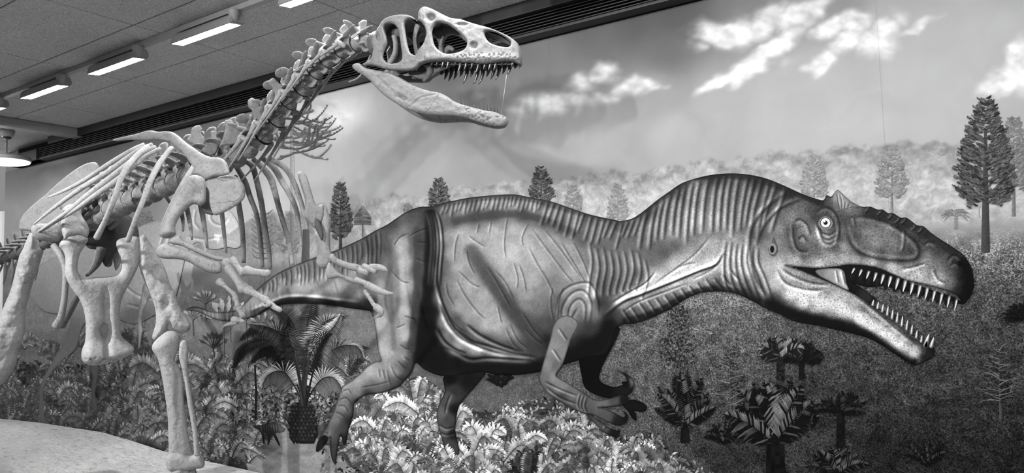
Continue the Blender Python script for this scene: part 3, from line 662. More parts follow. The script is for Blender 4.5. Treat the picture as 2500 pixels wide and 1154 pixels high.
    # leg creases and tail rings
    for q in [[(1000, 575), (1025, 562), (1045, 558)], [(1020, 590), (1042, 592)], [(955, 660), (980, 685), (1000, 690)], [(975, 840), (990, 850), (1000, 852)], [(985, 870), (1000, 880)], [(970, 880), (990, 900)], [(955, 890), (965, 915), (985, 930)], [(1015, 630), (1040, 640)], [(945, 900), (950, 925), (955, 940)], [(935, 900), (940, 925)], [(925, 900), (928, 920)], [(985, 770), (1015, 780)], [(968, 800), (990, 790)], [(962, 600), (975, 580), (995, 570)],
              [(836, 955), (850, 950), (858, 962)], [(830, 975), (845, 970), (858, 985)], [(825, 990), (840, 990), (850, 1005)], [(818, 1005), (832, 1010), (842, 1018)], [(880, 945), (920, 938), (950, 930)], [(790, 1062), (797, 1066)], [(793, 1054), (801, 1058)], [(786, 1071), (793, 1075)]]: wrinkle(P, t, q, 1.6, .5, .12)
    x = 640.0
    while x < 930:
        y = np.interp(x, [638, 682, 732, 769, 819, 881, 930], [696, 664, 642, 628, 611, 583, 557]); h = 0.55 * (740 - y) * r.uniform(.6, 1.1)
        wrinkle(P, t, [(x, y + 5), (x + 3, y + h * .5), (x + 1, y + h)], 1.8, .5, .2); x += r.uniform(9, 15)
    x = 490.0
    while x < 640: wrinkle(P, t, [(x, 740), (x + 3, 765), (x + 5, 785)], 1.4, .25, .12); x += r.uniform(8, 13)
    wrinkle(P, t, [(610, 762), (660, 742), (700, 728), (760, 728), (820, 735), (880, 742)], 2.8, .6, .5, -1)
    # head folds
    for q in [[(1995, 545), (2005, 565), (2025, 572), (2040, 562)], [(1997, 552), (2006, 575), (2024, 584), (2042, 572)], [(2000, 562), (2010, 588), (2026, 594), (2040, 584)], [(1990, 520), (2010, 506), (2032, 512), (2046, 535), (2050, 565), (2042, 600)], [(1940, 540), (1955, 535), (1972, 550), (1980, 575)], [(1936, 545), (1938, 580), (1950, 610), (1975, 612)], [(1948, 585), (1960, 575), (1972, 590)], [(1910, 655), (1935, 672), (1985, 690), (2025, 692)], [(1900, 660), (1920, 690), (1970, 706), (2010, 705)]]: wrinkle(P, t, q, 3.0, .5, .3)
    wrinkle(P, t, [(2062, 530), (2068, 570), (2085, 605), (2120, 625), (2180, 635), (2235, 632), (2242, 600), (2205, 565), (2160, 540), (2110, 528), (2070, 532)], 4.0, .5, .25, -1)
    for q in [[(2210, 560), (2208, 600), (2202, 615)], [(2085, 530), (2088, 550)], [(2310, 640), (2325, 622), (2345, 630), (2354, 655)], [(2318, 650), (2330, 640), (2342, 650)], [(2255, 600), (2265, 590), (2285, 595)], [(2200, 655), (2230, 650), (2260, 640)], [(2280, 655), (2290, 680), (2310, 690)]]: wrinkle(P, t, q, 2.6, .5, .3)
    wrinkle(P, t, [(2090, 722), (2130, 752), (2175, 790), (2220, 826), (2245, 845)], 3.0, .5, .3)
    for x0, y0 in ((2125, 504), (2155, 512), (2181, 521), (2199, 531), (2214, 533), (2238, 549), (2255, 555)): wrinkle(P, t, [(x0, y0), (x0 - 6, y0 + 10), (x0 - 14, y0 + 15)], 2.0, .6, .4)
    # rim: dark outline
    t *= 0.45 + 0.55 * np.clip(D / 5.0, 0, 1)
    return np.clip(t, 0.02, 1)
def dots_fn(P, D):
    x, y = P[:, 0], P[:, 1]
    jaw = sst(1880, 1960, x) * sst(-30, 15, (y - 690) - (x - 1960) * 0.35) + sst(1540, 1640, x) * sst(1800, 1760, x) * 0.5 * sst(600, 640, y + (x - 1700) * .4)
    face = sst(1850, 1960, x) * 0.75
    return np.clip(np.maximum(jaw * 0.9, face), 0, 1)
def pebble_fn(P, D):
    x = P[:, 0]
    return 0.5 + 0.45 * sst(1450, 1650, x)
DINO = patch('painted_dinosaur', [smooth(BODY, 3)], 0.0100, body_tone, 2.4, extra={'dots': dots_fn, 'pebble': pebble_fn})
DINO['label'] = 'large grey printed theropod dinosaur striding to the right with open jaws'
def flat_tone(v, edge=0.55, w=5, nz=0.15):
    return lambda P, D: v * (edge + (1 - edge) * np.clip(D / w, 0, 1)) * (1 - nz / 2 + nz * fbm(P[:, 0] / 9, P[:, 1] / 9, 3, 6))
def ctrl_tone(ctrl, wr=(), w=4, edge=.5, wd=.5, wl=.3, ww=2.0):
    def f(P, D):
        t = idw(P, ctrl, 3.2, 4)
        for q in wr: wrinkle(P, t, q, ww, wd, wl)
        return np.clip(t * (edge + (1 - edge) * np.clip(D / w, 0, 1)), .02, 1)
    return f
def sub(name, loop, layer, fn, res=1.6, n=3, mat=None, parent=None, sm=True):
    if parent is None: layer = layer + 0.0055
    return patch(name, [smooth(loop, n) if sm else np.array(loop, float)], layer, fn, res, mat or MP_S, parent or DINO, {'dots': lambda P, D: P[:, 0] * 0, 'pebble': lambda P, D: P[:, 0] * 0 + 0.3})
# mouth
sub('mouth_interior', [(1925, 650), (1990, 655), (2040, 650), (2080, 640), (2140, 646), (2190, 666), (2215, 680), (2180, 690), (2120, 700), (2080, 690), (2074, 705), (2130, 748), (2100, 728), (2045, 700), (2000, 680), (1955, 662)], 0.0040, flat_tone(.05))
sub('cheek_skin', [(1993, 658), (2040, 654), (2060, 662), (2066, 690), (2072, 708), (2048, 698), (2020, 684), (1998, 672)], 0.0048, ctrl_tone([(2000, 662, .45), (2030, 670, .55), (2055, 670, .7), (2050, 690, .6), (2065, 700, .7)], [[(2042, 658), (2048, 690)], [(2056, 660), (2064, 695)]]))
sub('far_jaw', [(2066, 685), (2100, 700), (2130, 722), (2160, 745), (2190, 760), (2207, 768), (2200, 772), (2170, 764), (2140, 752), (2110, 735), (2080, 712)], 0.0042, ctrl_tone([(2080, 700, .06), (2120, 725, .15), (2150, 743, .35), (2190, 764, .3), (2130, 735, .08)]))
def tooth(x, y, dx, dy, w, dark=False, par=None, layer=0.0049):
    d = np.array([dx, dy], float); L = np.hypot(*d); u = d / L; n = np.array([-u[1], u[0]])
    b = np.array([x, y], float)
    pts = [b - n * w, b + u * L * .5 - n * w * .75, b + u * L * .85 - n * w * .2, b + d, b + u * L * .8 + n * w * .45, b + u * L * .45 + n * w * .9, b + n * w]
    fn = flat_tone(.10, .8) if dark else (lambda P, D: .28 + .65 * np.exp(-(((P - b) @ n + w * .1) / (w * .55)) ** 2) * sst(-.1, .2, ((P - b) @ u) / L))
    sub('tooth', pts, layer, fn, 1.0, 2)
for i in range(15):       # upper near teeth
    u = i / 14; x = 2086 + u * 250; y = 652 + u * 68 - 8 * math.sin(u * math.pi) + 8 * u
    Lt = 14 + 16 * math.sin(min(1, u * 1.3) * math.pi * .62); tooth(x, y + 2, -7 + 1 * u, Lt, 3.0 + 1.6 * math.sin(u * 3))
for i in range(13):       # upper far teeth, dark
    u = i / 12; x = 2080 + u * 252; y = 668 + u * 66 - 8 * math.sin(u * math.pi); tooth(x, y, -3, 17 + 10 * math.sin(u * math.pi), 6.0, True, None, 0.0041)
sub('far_lip', [(2072, 650), (2140, 662), (2200, 684), (2260, 702), (2335, 728), (2345, 742), (2300, 726), (2240, 716), (2180, 702), (2120, 690), (2076, 680)], 0.0039, flat_tone(.05))
for i in range(12):       # lower teeth
    u = i / 11; x = 2130 + u * 130; y = 746 + u * 100 - 4 * math.sin(u * math.pi); Lt = 15 + 12 * math.sin(u * math.pi); tooth(x, y, 3, -Lt, 3.6)
for x, y, dx, dy, w in ((2258, 846, 10, -32, 6), (2272, 848, 8, -26, 5)): tooth(x, y, dx, dy, w)
# eye, ear, nostril, horn
ec = np.array([2015.5, 543.5])
def eye_tone(P, D):
    r = np.hypot(*(P - ec).T); t = np.where(r < 5.2, .05, np.where(r < 11.5, .82, .2)); t = np.where((r > 11.5) & (r < 13.5), .12, t)
    t = np.where((r > 13.5), .5, t); t = np.where(np.hypot(P[:, 0] - 2013.5, P[:, 1] - 540.5) < 1.9, .95, t); return t
sub('eye', [(1998, 545), (2004, 533), (2015, 528), (2027, 533), (2033, 545), (2027, 556), (2015, 560), (2004, 556)], 0.0049, eye_tone, 0.7)
sub('ear', [(1884, 592), (1890, 578), (1896, 594), (1900, 608), (1895, 622), (1886, 626), (1878, 618), (1876, 605)], 0.0048, lambda P, D: np.where(np.hypot((P[:, 0] - 1885) / 5, (P[:, 1] - 608) / 9) < 1, .04, np.where(np.hypot((P[:, 0] - 1886) / 9, (P[:, 1] - 607) / 14) < 1, .5, .3)), 1.0)
sub('nostril', [(2338, 640), (2345, 636), (2353, 644), (2355, 655), (2349, 652), (2342, 648)], 0.0048, flat_tone(.03, .9))
sub('horn', [(2034, 476), (2045, 463), (2060, 476), (2077, 491), (2100, 504), (2080, 506), (2060, 512), (2044, 517), (2034, 510), (2031, 494)], 0.0048, ctrl_tone([(2045, 475, .5), (2060, 490, .5), (2080, 500, .4), (2040, 508, .35)], [[(2050, 512), (2046, 490), (2043, 470)], [(2055, 510), (2055, 490), (2050, 475)], [(2062, 508), (2064, 492)], [(2070, 506), (2074, 496)]], 3, .6, .5, .3, 1.2))
# near arm
sub('near_forelimb', [(1350, 796), (1343, 828), (1332, 864), (1322, 900), (1316, 922), (1322, 940), (1343, 965), (1379, 987), (1415, 1005), (1433, 1010), (1448, 1012), (1476, 1026), (1502, 1037), (1518, 1036), (1525, 1024), (1509, 1012), (1480, 998), (1460, 994), (1491, 992), (1520, 987), (1530, 972), (1520, 962), (1498, 969), (1466, 976), (1444, 971), (1408, 947), (1372, 926), (1357, 914), (1374, 888), (1394, 828), (1412, 790), (1390, 770), (1365, 775)], 0.0052,
    ctrl_tone([(1375, 785, .5), (1362, 820, .5), (1380, 820, .42), (1350, 850, .55), (1370, 860, .5), (1340, 890, .52), (1355, 890, .4), (1330, 920, .42), (1340, 940, .35), (1350, 925, .55), (1370, 945, .5), (1370, 970, .25), (1400, 960, .42), (1420, 990, .3), (1440, 985, .36), (1470, 985, .42), (1505, 975, .3), (1520, 975, .1), (1480, 1015, .32), (1510, 1028, .12), (1430, 1000, .3)], [[(1350, 850), (1370, 880)], [(1330, 930), (1370, 950), (1410, 965)], [(1335, 945), (1370, 970), (1410, 985)], [(1418, 960), (1412, 985), (1418, 1000)], [(1426, 964), (1420, 988), (1426, 1004)], [(1434, 968), (1428, 990), (1434, 1006)], [(1365, 800), (1385, 830)]]))
sub('finger', [(1437, 1008), (1462, 1026), (1487, 1044), (1509, 1052), (1510, 1062), (1500, 1066), (1491, 1064), (1466, 1048), (1440, 1019)], 0.0054, ctrl_tone([(1450, 1022, .3), (1475, 1042, .32), (1500, 1056, .1)], [[(1480, 1040), (1476, 1048)]]))
for lp in ([(1518, 1020), (1526, 1016), (1524, 1008), (1516, 1002), (1528, 1006), (1534, 1018), (1528, 1032), (1518, 1034)], [(1500, 1058), (1508, 1054), (1509, 1046), (1514, 1054), (1508, 1066), (1498, 1066)], [(1518, 975), (1526, 968), (1524, 960), (1532, 966), (1534, 978), (1524, 986)]):
    sub('claw', lp, 0.0056, flat_tone(.09, 1.0), 1.0)
sub('far_forelimb', [(1420, 860), (1508, 797), (1502, 832), (1480, 872), (1466, 904), (1464, 929), (1498, 944), (1523, 938), (1545, 944), (1535, 962), (1500, 972), (1460, 965), (1430, 948), (1421, 920)], 0.0043, ctrl_tone([(1440, 900, .05), (1500, 820, .07), (1480, 950, .06), (1520, 950, .1), (1470, 850, .05)]))
sub('far_forelimb', [(1520, 985), (1545, 975), (1570, 983), (1579, 996), (1566, 1005), (1545, 1000), (1552, 1010), (1554, 1026), (1544, 1022), (1534, 1005)], 0.0043, flat_tone(.08))
sub('claw', [(1503, 903), (1523, 908), (1541, 922), (1548, 936), (1541, 949), (1522, 940), (1518, 932), (1530, 930), (1526, 918), (1514, 908)], 0.0056, ctrl_tone([(1510, 906, .3), (1530, 915, .12), (1545, 930, .4), (1530, 935, .06)]))
# far hind leg
sub('far_hind_leg', [(1088, 912), (1086, 954), (1073, 983), (1066, 1012), (1070, 1041), (1077, 1066), (1084, 1091), (1096, 1110), (1120, 1108), (1117, 1077), (1111, 1048), (1115, 1012), (1124, 983), (1149, 954), (1170, 929), (1180, 905)], 0.0043, ctrl_tone([(1100, 925, .05), (1140, 930, .08), (1110, 950, .18), (1095, 970, .3), (1080, 1010, .36), (1095, 1020, .25), (1110, 1000, .08), (1085, 1050, .32), (1105, 1060, .1), (1095, 1085, .25)], [[(1072, 1035), (1090, 1045), (1108, 1040)], [(1075, 1055), (1092, 1060), (1110, 1055)], [(1085, 1010), (1090, 985), (1100, 960)]]))
sub('claw', [(771, 1098), (778, 1072), (790, 1062), (800, 1066), (795, 1080), (784, 1096)], 0.0058, flat_tone(.1, .8), 1.0)

# ---------------------------------------------------------------- the pale second dinosaur, behind the mounted skeleton
PALE = patch('painted_pale_dinosaur', [smooth([(440, 600), (452, 560), (448, 520), (470, 495), (500, 492), (540, 500), (570, 525), (586, 560), (588, 595), (575, 606), (555, 602), (530, 608), (505, 605), (480, 590), (455, 620), (440, 680), (425, 730), (390, 760), (330, 790), (280, 775), (250, 770), (205, 790), (185, 850), (150, 880), (118, 920), (105, 960), (108, 1015), (118, 1035), (98, 1036), (96, 960), (105, 925), (140, 860), (158, 830), (170, 770), (110, 760), (60, 700), (90, 650), (200, 600), (320, 560), (400, 540)], 3)], 0.0054,
    ctrl_tone([(460, 530, .58), (520, 510, .62), (560, 540, .66), (520, 560, .55), (500, 575, .5), (570, 598, .8), (520, 595, .72), (545, 600, .8), (440, 640, .6), (420, 700, .54), (360, 700, .58), (280, 720, .58), (330, 780, .4), (200, 640, .58), (150, 700, .56), (170, 820, .42), (130, 900, .45), (110, 980, .42), (380, 620, .62), (90, 720, .52), (300, 640, .62), (240, 680, .6)],
              [[(455, 575), (500, 582), (540, 578), (585, 590)], [(480, 510), (476, 540), (490, 560)], [(520, 500), (516, 535), (540, 548), (556, 530)], [(440, 540), (430, 580), (415, 620)], [(425, 545), (412, 590), (395, 630)], [(410, 550), (392, 600)], [(300, 690), (340, 720), (400, 730)], [(310, 740), (350, 750)]], 5, .92, .3, .2, 2.2), 2.5, extra={'dots': lambda P, D: P[:, 0] * 0, 'pebble': lambda P, D: P[:, 0] * 0 + .25})
PALE['label'] = 'pale hazy printed dinosaur half hidden behind the mounted skeleton'
for i in range(16):
    x = 525 + i * 3.9; y = 571 + i * .95
    sub('tooth', [(x - 1.8, y), (x - 1.2, y + 8), (x + .3, y + 14 + (i % 3) * 2), (x + 1.4, y + 7), (x + 1.8, y)], 0.0058, flat_tone(.85, .9), 1.0, 2, None, PALE)
sub('near_forelimb', [(352, 690), (368, 705), (362, 735), (350, 760), (346, 790), (352, 800), (362, 808), (352, 806), (346, 820), (343, 846), (338, 850), (338, 815), (336, 790), (338, 760), (344, 725)], 0.0058, flat_tone(.56, .7), 2, 2, None, PALE)
sub('far_hind_leg', [(215, 880), (240, 880), (240, 920), (232, 960), (240, 1000), (228, 1003), (222, 960), (226, 920)], 0.0056, flat_tone(.34, .8), 2, 2, None, PALE)
# ---------------------------------------------------------------- painted plants (flat printed shapes, one part per plant)
class Soup:
    def __init__(self): self.v = []; self.f = []; self.t = []; self.z = []; self.cz = 0.0; self.n = 0
    def step(self, d=2e-5): self.cz += d
    def poly(self, pts, tone):
        k = len(self.v); self.cz += 1.5e-6
        for p in pts: self.v.append((p[0], p[1])); self.z.append(self.cz); self.t.append(tone)
        self.f.append(tuple(range(k, k + len(pts))))
    def poly2(self, pts, tones):
        k = len(self.v); self.cz += 1.5e-6
        for p, q in zip(pts, tones): self.v.append((p[0], p[1])); self.z.append(self.cz); self.t.append(q)
        self.f.append(tuple(range(k, k + len(pts))))
    def strip(self, L, w0, w1, tone, t2=None):
        L = np.asarray(L, float); d = np.gradient(L, axis=0); d /= np.linalg.norm(d, axis=1)[:, None] + 1e-9
        n = np.stack([-d[:, 1], d[:, 0]], 1); w = np.linspace(w0, w1, len(L))[:, None]
        a = L - n * w; b = L + n * w
        for i in range(len(L) - 1):
            if t2 is None: self.poly([a[i], a[i + 1], b[i + 1], b[i]], tone)
            else: self.poly2([a[i], a[i + 1], b[i + 1], b[i]], [tone, tone, t2, t2])
    def build(self, name, layer, parent=None):
        v = np.array(self.v); V = pY(v[:, 0], v[:, 1], -(layer + np.array(self.z))); V[:, 2] = np.minimum(V[:, 2], ZT - 0.002)
        me = make_mesh(name, V, self.f, False)
        set_attr(me, 'tone', lin(np.clip(self.t, 0.01, 1)) * PG)
        return wchild(name, me, MP_F, parent or MUR)
R = random.Random(21)
def arc(p0, p1, sag, n=8):
    p0 = np.array(p0, float); p1 = np.array(p1, float); t = np.linspace(0, 1, n)[:, None]
    return p0 * (1 - t) + p1 * t + np.array([0, 1.0]) * (-sag * 4 * t * (1 - t))
def frond(S, L, ll, nl, tone_hi, tone_lo, wl=1.6, lit=1, droop=0.3, spine=None, ang=0.9, gap=0.0, ragged=0.0):
    """feather leaf along the line L"""
    L = smooth(L, 6, False); seg = np.cumsum(np.r_[0, np.hypot(*np.diff(L, axis=0).T)]); T = seg[-1]
    S.step()
    for i in range(nl):
        u = gap + (1 - gap) * (i + .5) / nl; s = u * T; x = np.interp(s, seg, L[:, 0]); y = np.interp(s, seg, L[:, 1])
        x2 = np.interp(min(s + 3, T), seg, L[:, 0]); y2 = np.interp(min(s + 3, T), seg, L[:, 1])
        x1 = np.interp(max(s - 3, 0), seg, L[:, 0]); y1 = np.interp(max(s - 3, 0), seg, L[:, 1])
        d = np.array([x2 - x1, y2 - y1]); d /= np.hypot(*d) + 1e-9
        env = math.sin(math.pi * min(1, max(.04, u * .9 + .12))) ** .7; l = ll * env
        for sd in (-1, 1):
            n = np.array([-d[1], d[0]]) * sd
            v = d * math.cos(ang) + n * math.sin(ang); v = v + np.array([0, droop]); v /= np.hypot(*v)
            q = np.array([-v[1], v[0]])
            up = (n[1] < 0) == (lit > 0)
            t = (tone_hi if up else tone_lo) * R.uniform(.8, 1.2)
            if ragged and R.random() < ragged: t = tone_lo * R.uniform(.8, 1.3) if up else tone_hi * R.uniform(.4, .9)
            p = np.array([x, y]); e = p + v * l * R.uniform(.85, 1.1) + np.array([0, droop * l * .15])
            m = p + v * l * .5
            S.poly2([p - q * wl * .5, m - q * wl, e, m + q * wl, p + q * wl * .5], [t * .75, t, t * 1.1, t, t * .7])
    S.strip(L, 1.3, .5, spine if spine is not None else tone_lo * .8)
def conifer(name, cx, top, bot, hw, tb, tone, layer, tw=4, rows=14, contrast=.35, cut=None):
    S = Soup(); H = bot - top
    S.poly2([(cx - tw * .3, top + H * .3), (cx + tw * .3, top + H * .3), (cx + tw, tb), (cx - tw, tb)], [tone, tone, tone * .8, tone * 1.2])
    for r in range(rows):
        u = (r + .5) / rows; y = top + H * u; w = hw * (0.12 + 0.95 * math.sin(min(1, .08 + u * 1.05) * math.pi * .62)) * R.uniform(.8, 1.1)
        if u > .88: w *= .8
        S.step()
        for sd in (-1, 1):
            nb = 3 + int(w / 5)
            for k in range(nb * 2):
                f = R.random() ** .7; bx = cx + sd * w * f * R.uniform(.85, 1.08); by = y + w * .30 * f - R.uniform(0, 6) + R.uniform(-.7, .7) * H / rows
                if R.random() < .14: continue
                s = (H / rows) * R.uniform(.35, .75) + 1.6; t = tone * R.uniform(1 - contrast, 1 + contrast); q = R.uniform(-.25, .25)
                S.poly([(bx - sd * s * .9, by + s * (.35 + q)), (bx - sd * s * .2, by - s * .22), (bx + sd * s * 1.0, by - s * (.7 - q)), (bx + sd * s * .9, by - s * .1), (bx + sd * s * .1, by + s * .45)], t)
                if R.random() < .45: S.poly([(bx - sd * s * .4, by), (bx + sd * s * .9, by - s * .6), (bx + sd * s * .4, by - s * .05)], tone * (1 + contrast * 1.4))
    S.poly([(cx - 2, top + 6), (cx, top - 2), (cx + 2, top + 6), (cx, top + 12)], tone)
    o = S.build(name, layer); return o
lay = 0.0012
for a in [(2475, 292, 455, 38, 528, .42, 5, 16), (1987, 387, 476, 30, 500, .50, 3, 12), (2177, 365, 478, 33, 528, .47, 4, 13), (1400, 455, 515, 18, 530, .47, 2, 10), (1508, 455, 532, 21, 545, .50, 2, 11), (995, 500, 520, 9, 522, .42, 2, 6), (660, 530, 590, 20, 640, .55, 2, 9), (705, 520, 610, 22, 650, .52, 2, 10), (2390, 500, 505, 4, 530, .6, 2, 3), (355, 520, 590, 22, 640, .42, 2, 9)]:
    o = conifer('painted_conifer', *a[:6], lay, a[6], a[7], .16); lay += 0.0001
    o['label'] = 'hazy grey printed conifer'
for a in [(2406, 243, 492, 64, 616, .24, 11, 26), (1321, 412, 492, 26, 497, .24, 3, 13), (1071, 438, 502, 22, 506, .26, 3, 11), (831, 449, 578, 23, 612, .25, 4, 17)]:
    o = conifer('painted_conifer', *a[:6], lay, a[6], a[7], .5); lay += 0.0001
    o['label'] = 'dark printed conifer'
# small monkey-puzzle and fan palm in the distance
S = Soup(); S.strip([(885, 508), (885, 585)], 1.5, 1.8, .42)
for r in range(9):
    y = 503 + r * 5; w = 4 + 16 * math.sin(min(1, r / 6) * 1.6)
    for sd in (-1, 1):
        for f in (.4, .7, 1): S.poly([(885, y), (885 + sd * w * f, y - 3 + 5 * f), (885 + sd * w * f * 1.1, y + 2 + 4 * f), (885 + sd * 2, y + 4)], .38 * R.uniform(.8, 1.2))
S.build('painted_conifer', lay)
S = Soup(); S.strip([(2334, 558), (2334, 530)], 4.5, 4, .5)
for k in range(15):
    a = math.radians(-200 + k * 16); L = R.uniform(30, 42); e = (2334 + L * math.cos(a), 524 + L * .55 * math.sin(a) + 8)
    S.step(); S.strip(arc((2334, 526), e, 8, 6), 3.2, .6, .46 * R.uniform(.8, 1.2))
S.build('painted_fan_palm', lay)

# tree with upswept bare branches behind the neck
S = Soup(); S.strip([(716, 660), (714, 480), (712, 330), (722, 230)], 7, 3, .45, .6)
def twig(S, x, y, a, L, w, tone, d=0):
    pts = [(x, y)]; n = 7
    for i in range(n):
        a += R.uniform(-.1, .1) - (.09 if math.cos(a) > 0 else -.09); x += math.cos(a) * L / n; y += math.sin(a) * L / n; pts.append((x, y))
    S.step(); S.strip(smooth(pts, 2, False), w, w * .35, tone)
    for p in pts[1:]:
        for sd in (-1, 1): S.poly([(p[0] - 1.5, p[1]), (p[0] + 1.5, p[1]), (p[0] + sd * 2 + 1, p[1] - 5)], tone * R.uniform(.8, 1.3))
    if d < 1:
        for k in range(2): i = R.randrange(2, n - 1); twig(S, pts[i][0], pts[i][1], a + R.uniform(-.7, .5), L * .5, w * .7, tone, d + 1)
for i in range(26):
    y = 262 + i * 4.6 + R.uniform(-4, 4); sd = 1 if i % 3 else -1; L = R.uniform(45, 110) if sd > 0 else R.uniform(25, 55)
    twig(S, 714, y, (.45 if sd > 0 else math.pi - .45) + R.uniform(-.45, .35), L, 2.0, .30 * R.uniform(.8, 1.3))
S.build('painted_bare_tree', 0.0024)['label'] = 'printed tree with bare upswept branches behind the neck bones'
# bristly horsetail trunk lines seen between the ribs
for x, y0, y1, w, t in ((640, 500, 700, 4, .36), (745, 560, 760, 13, .30), (655, 520, 650, 2, .5)):
    S = Soup(); S.strip([(x, y1), (x, (y0 + y1) / 2), (x + 2, y0)], w, w * .6, t, t * 1.3)
    if w == 4:
        for k in range(10):
            for sd in (-1, 1): S.step(); S.strip(arc((x, y0 + 20 + k * 12), (x + sd * 26, y0 + 10 + k * 12), -6, 6), 1.3, .5, .4)
    S.build('painted_tree_trunk', 0.0025)

# cycads, palms and saplings on the plain
def cycad(name, cx, cy, fr, hi, lo, layer, trunk=None, ll=16, nl=22, wl=2.2, label=None):
    S = Soup()
    if trunk:
        tx, ty, w0, w1 = trunk; n = 9
        for k in range(n):
            u0 = k / n; u1 = (k + 1) / n; ya = cy + (ty - cy) * u0; yb = cy + (ty - cy) * u1; wa = w0 + (w1 - w0) * u0; wb = w0 + (w1 - w0) * u1
            m = max(3, int(wa / 5))
            for j in range(m):
                xa = -wa + 2 * wa * j / m; xb = -wa + 2 * wa * (j + 1) / m; t = lo * R.uniform(.7, 1.7)
                S.poly([(cx + xa, ya - 2), (cx + xb, ya - 2), (cx + xb * wb / wa + 1, yb), (cx + (xa + xb) / 2, yb + 5), (cx + xa * wb / wa - 1, yb)], t)
    for e, sag in fr:
        L = arc((cx + R.uniform(-3, 3), cy), e, sag, 5)
        frond(S, L, ll * R.uniform(.9, 1.25), int(nl * 1.25), hi * R.uniform(.5, 1.1), lo, wl * .74, 1, .25, lo * 1.1, .85, .12, .30)
    o = S.build(name, layer)
    if label: o['label'] = label
    return o
def fan(cx, cy, n, rx, ry, a0=-200, a1=20):
    out = []
    for k in range(n):
        a = math.radians(a0 + (a1 - a0) * (k + R.uniform(.2, .8)) / n); f = R.uniform(.75, 1.05)
        out.append(((cx + rx * f * math.cos(a), cy + ry * f * math.sin(a)), R.uniform(4, 14)))
    R.shuffle(out); return out
cycad('painted_cycad', 1672, 1045, fan(1672, 1010, 12, 88, 110, -175, -5), .36, .07, 0.0060, (1672, 1078, 9, 11), 22, 20, 2.8, 'dark printed cycad')
cycad('painted_cycad', 1893, 1085, fan(1893, 1030, 18, 125, 115, -185, 5), .42, .06, 0.0064, (1893, 1175, 20, 24), 32, 19, 4.0, 'dark printed cycad')
cycad('painted_cycad', 2052, 1010, fan(2052, 1005, 12, 75, 60, -190, 10), .30, .06, 0.0062, (2050, 1088, 9, 10), 15, 16, 2.2, 'dark printed cycad')
cycad('painted_cycad', 1766, 1085, fan(1766, 1070, 9, 52, 48, -185, 5), .28, .06, 0.0060, None, 13, 14, 2.0, 'dark printed cycad')
cycad('painted_cycad', 2042, 1160, fan(2042, 1140, 12, 78, 62, -185, 5), .34, .06, 0.0065, None, 17, 18, 2.4, 'dark printed cycad')
cycad('painted_cycad', 2262, 1140, fan(2262, 1120, 8, 62, 62, -180, 0), .26, .06, 0.0060, None, 10, 16, 1.8, 'dark printed cycad')
cycad('painted_cycad', 2505, 780, fan(2500, 770, 9, 55, 40, -220, -60), .14, .05, 0.0060, None, 10, 12, 1.8)
cycad('painted_cycad', 1225, 945, fan(1225, 925, 9, 40, 32, -190, 10), .18, .08, 0.0034, None, 9, 10, 2.0)
cycad('painted_palm', 1905, 880, fan(1903, 862, 12, 62, 45, -200, 20), .50, .10, 0.0058, (1906, 924, 9, 9), 22, 12, 3.0, 'printed palm')
cycad('painted_palm', 1957, 888, fan(1962, 872, 11, 52, 40, -200, 20), .20, .06, 0.0057, (1958, 922, 6, 6), 18, 12, 2.6, 'printed palm')
for cx, y0, y1, hw, layer in ((1782, 822, 1030, 44, 0.0056), (2440, 840, 1022, 52, 0.0056)):
    S = Soup(); S.strip([(cx + 4, y1), (cx, (y0 + y1) / 2), (cx - 1, y0)], 4, 1, .34, .22)
    for i in range(44):
        y = y0 + 12 + i * (y1 - y0 - 50) / 44; w = hw * (.35 + .65 * min(1, i / 20)) * R.uniform(.5, 1); sd = 1 if i % 2 else -1
        S.step(); S.strip(arc((cx, y), (cx + sd * w, y - 8 + R.uniform(-14, 16)), R.uniform(-4, 4), 5), 1.0, .4, R.choice([.12, .3, .42, .5]))
        for k in range(2): S.strip(arc((cx + sd * w * .6, y), (cx + sd * w * R.uniform(.7, 1.1), y + R.uniform(-14, 10)), 1, 4), .8, .4, R.choice([.12, .3, .42]))
    S.build('painted_sapling', layer)['label'] = 'thin printed sapling with bare twigs'
# bush with small leaves under the throat
S = Soup()
for i in range(900):
    u = R.random(); y = 745 + 150 * u; w = (28 if y < 815 else 46) * math.sqrt(R.random()) * (1 if u > .05 else .5); a = R.uniform(0, 6.28)
    x = 1655 + math.cos(a) * w; s = R.uniform(2, 4.5); t = R.choice([.12, .16, .22, .34, .44]) * R.uniform(.8, 1.2)
    b = R.uniform(0, 6.28)
    S.poly([(x + s * math.cos(b), y + s * math.sin(b)), (x + s * .5 * math.cos(b + 1.6), y + s * .5 * math.sin(b + 1.6)), (x - s * math.cos(b), y - s * math.sin(b)), (x + s * .5 * math.cos(b - 1.6), y + s * .5 * math.sin(b - 1.6))], t)
S.build('painted_bush', 0.0036)['label'] = 'printed bush of small leaves under the throat'

# ---------------------------------------------------------------- fern beds
def fern_clump(x, y, n, L, hi, lo, layer, spread=1.0, ll=.26, par=None, nm='painted_fern'):
    S = Soup()
    for k in range(n):
        a = math.radians(-90 + spread * R.uniform(-85, 85)); l = L * R.uniform(.6, 1.1)
        e = (x + l * math.cos(a), y + l * math.sin(a) * .75 + l * .12); m = (x + l * .5 * math.cos(a), y + l * .62 * math.sin(a) - l * .12)
        t = R.uniform(.55, 1.12)
        frond(S, [(x + R.uniform(-4, 4), y + R.uniform(-4, 4)), m, e], l * ll, max(7, int(l / 4.8)), hi * t, hi * t * R.uniform(.55, .9), l * .03 + .9, 1, .2, lo, 1.05)
    global NF
    NF += 1
    if NF > 290:
        k = len(REST.v); REST.v += S.v; REST.t += S.t; REST.z += [z + layer - 0.0036 for z in S.z]; REST.f += [tuple(i + k for i in f) for f in S.f]
        return None
    o = S.build(nm, layer); return o
NF = 0; REST = Soup()
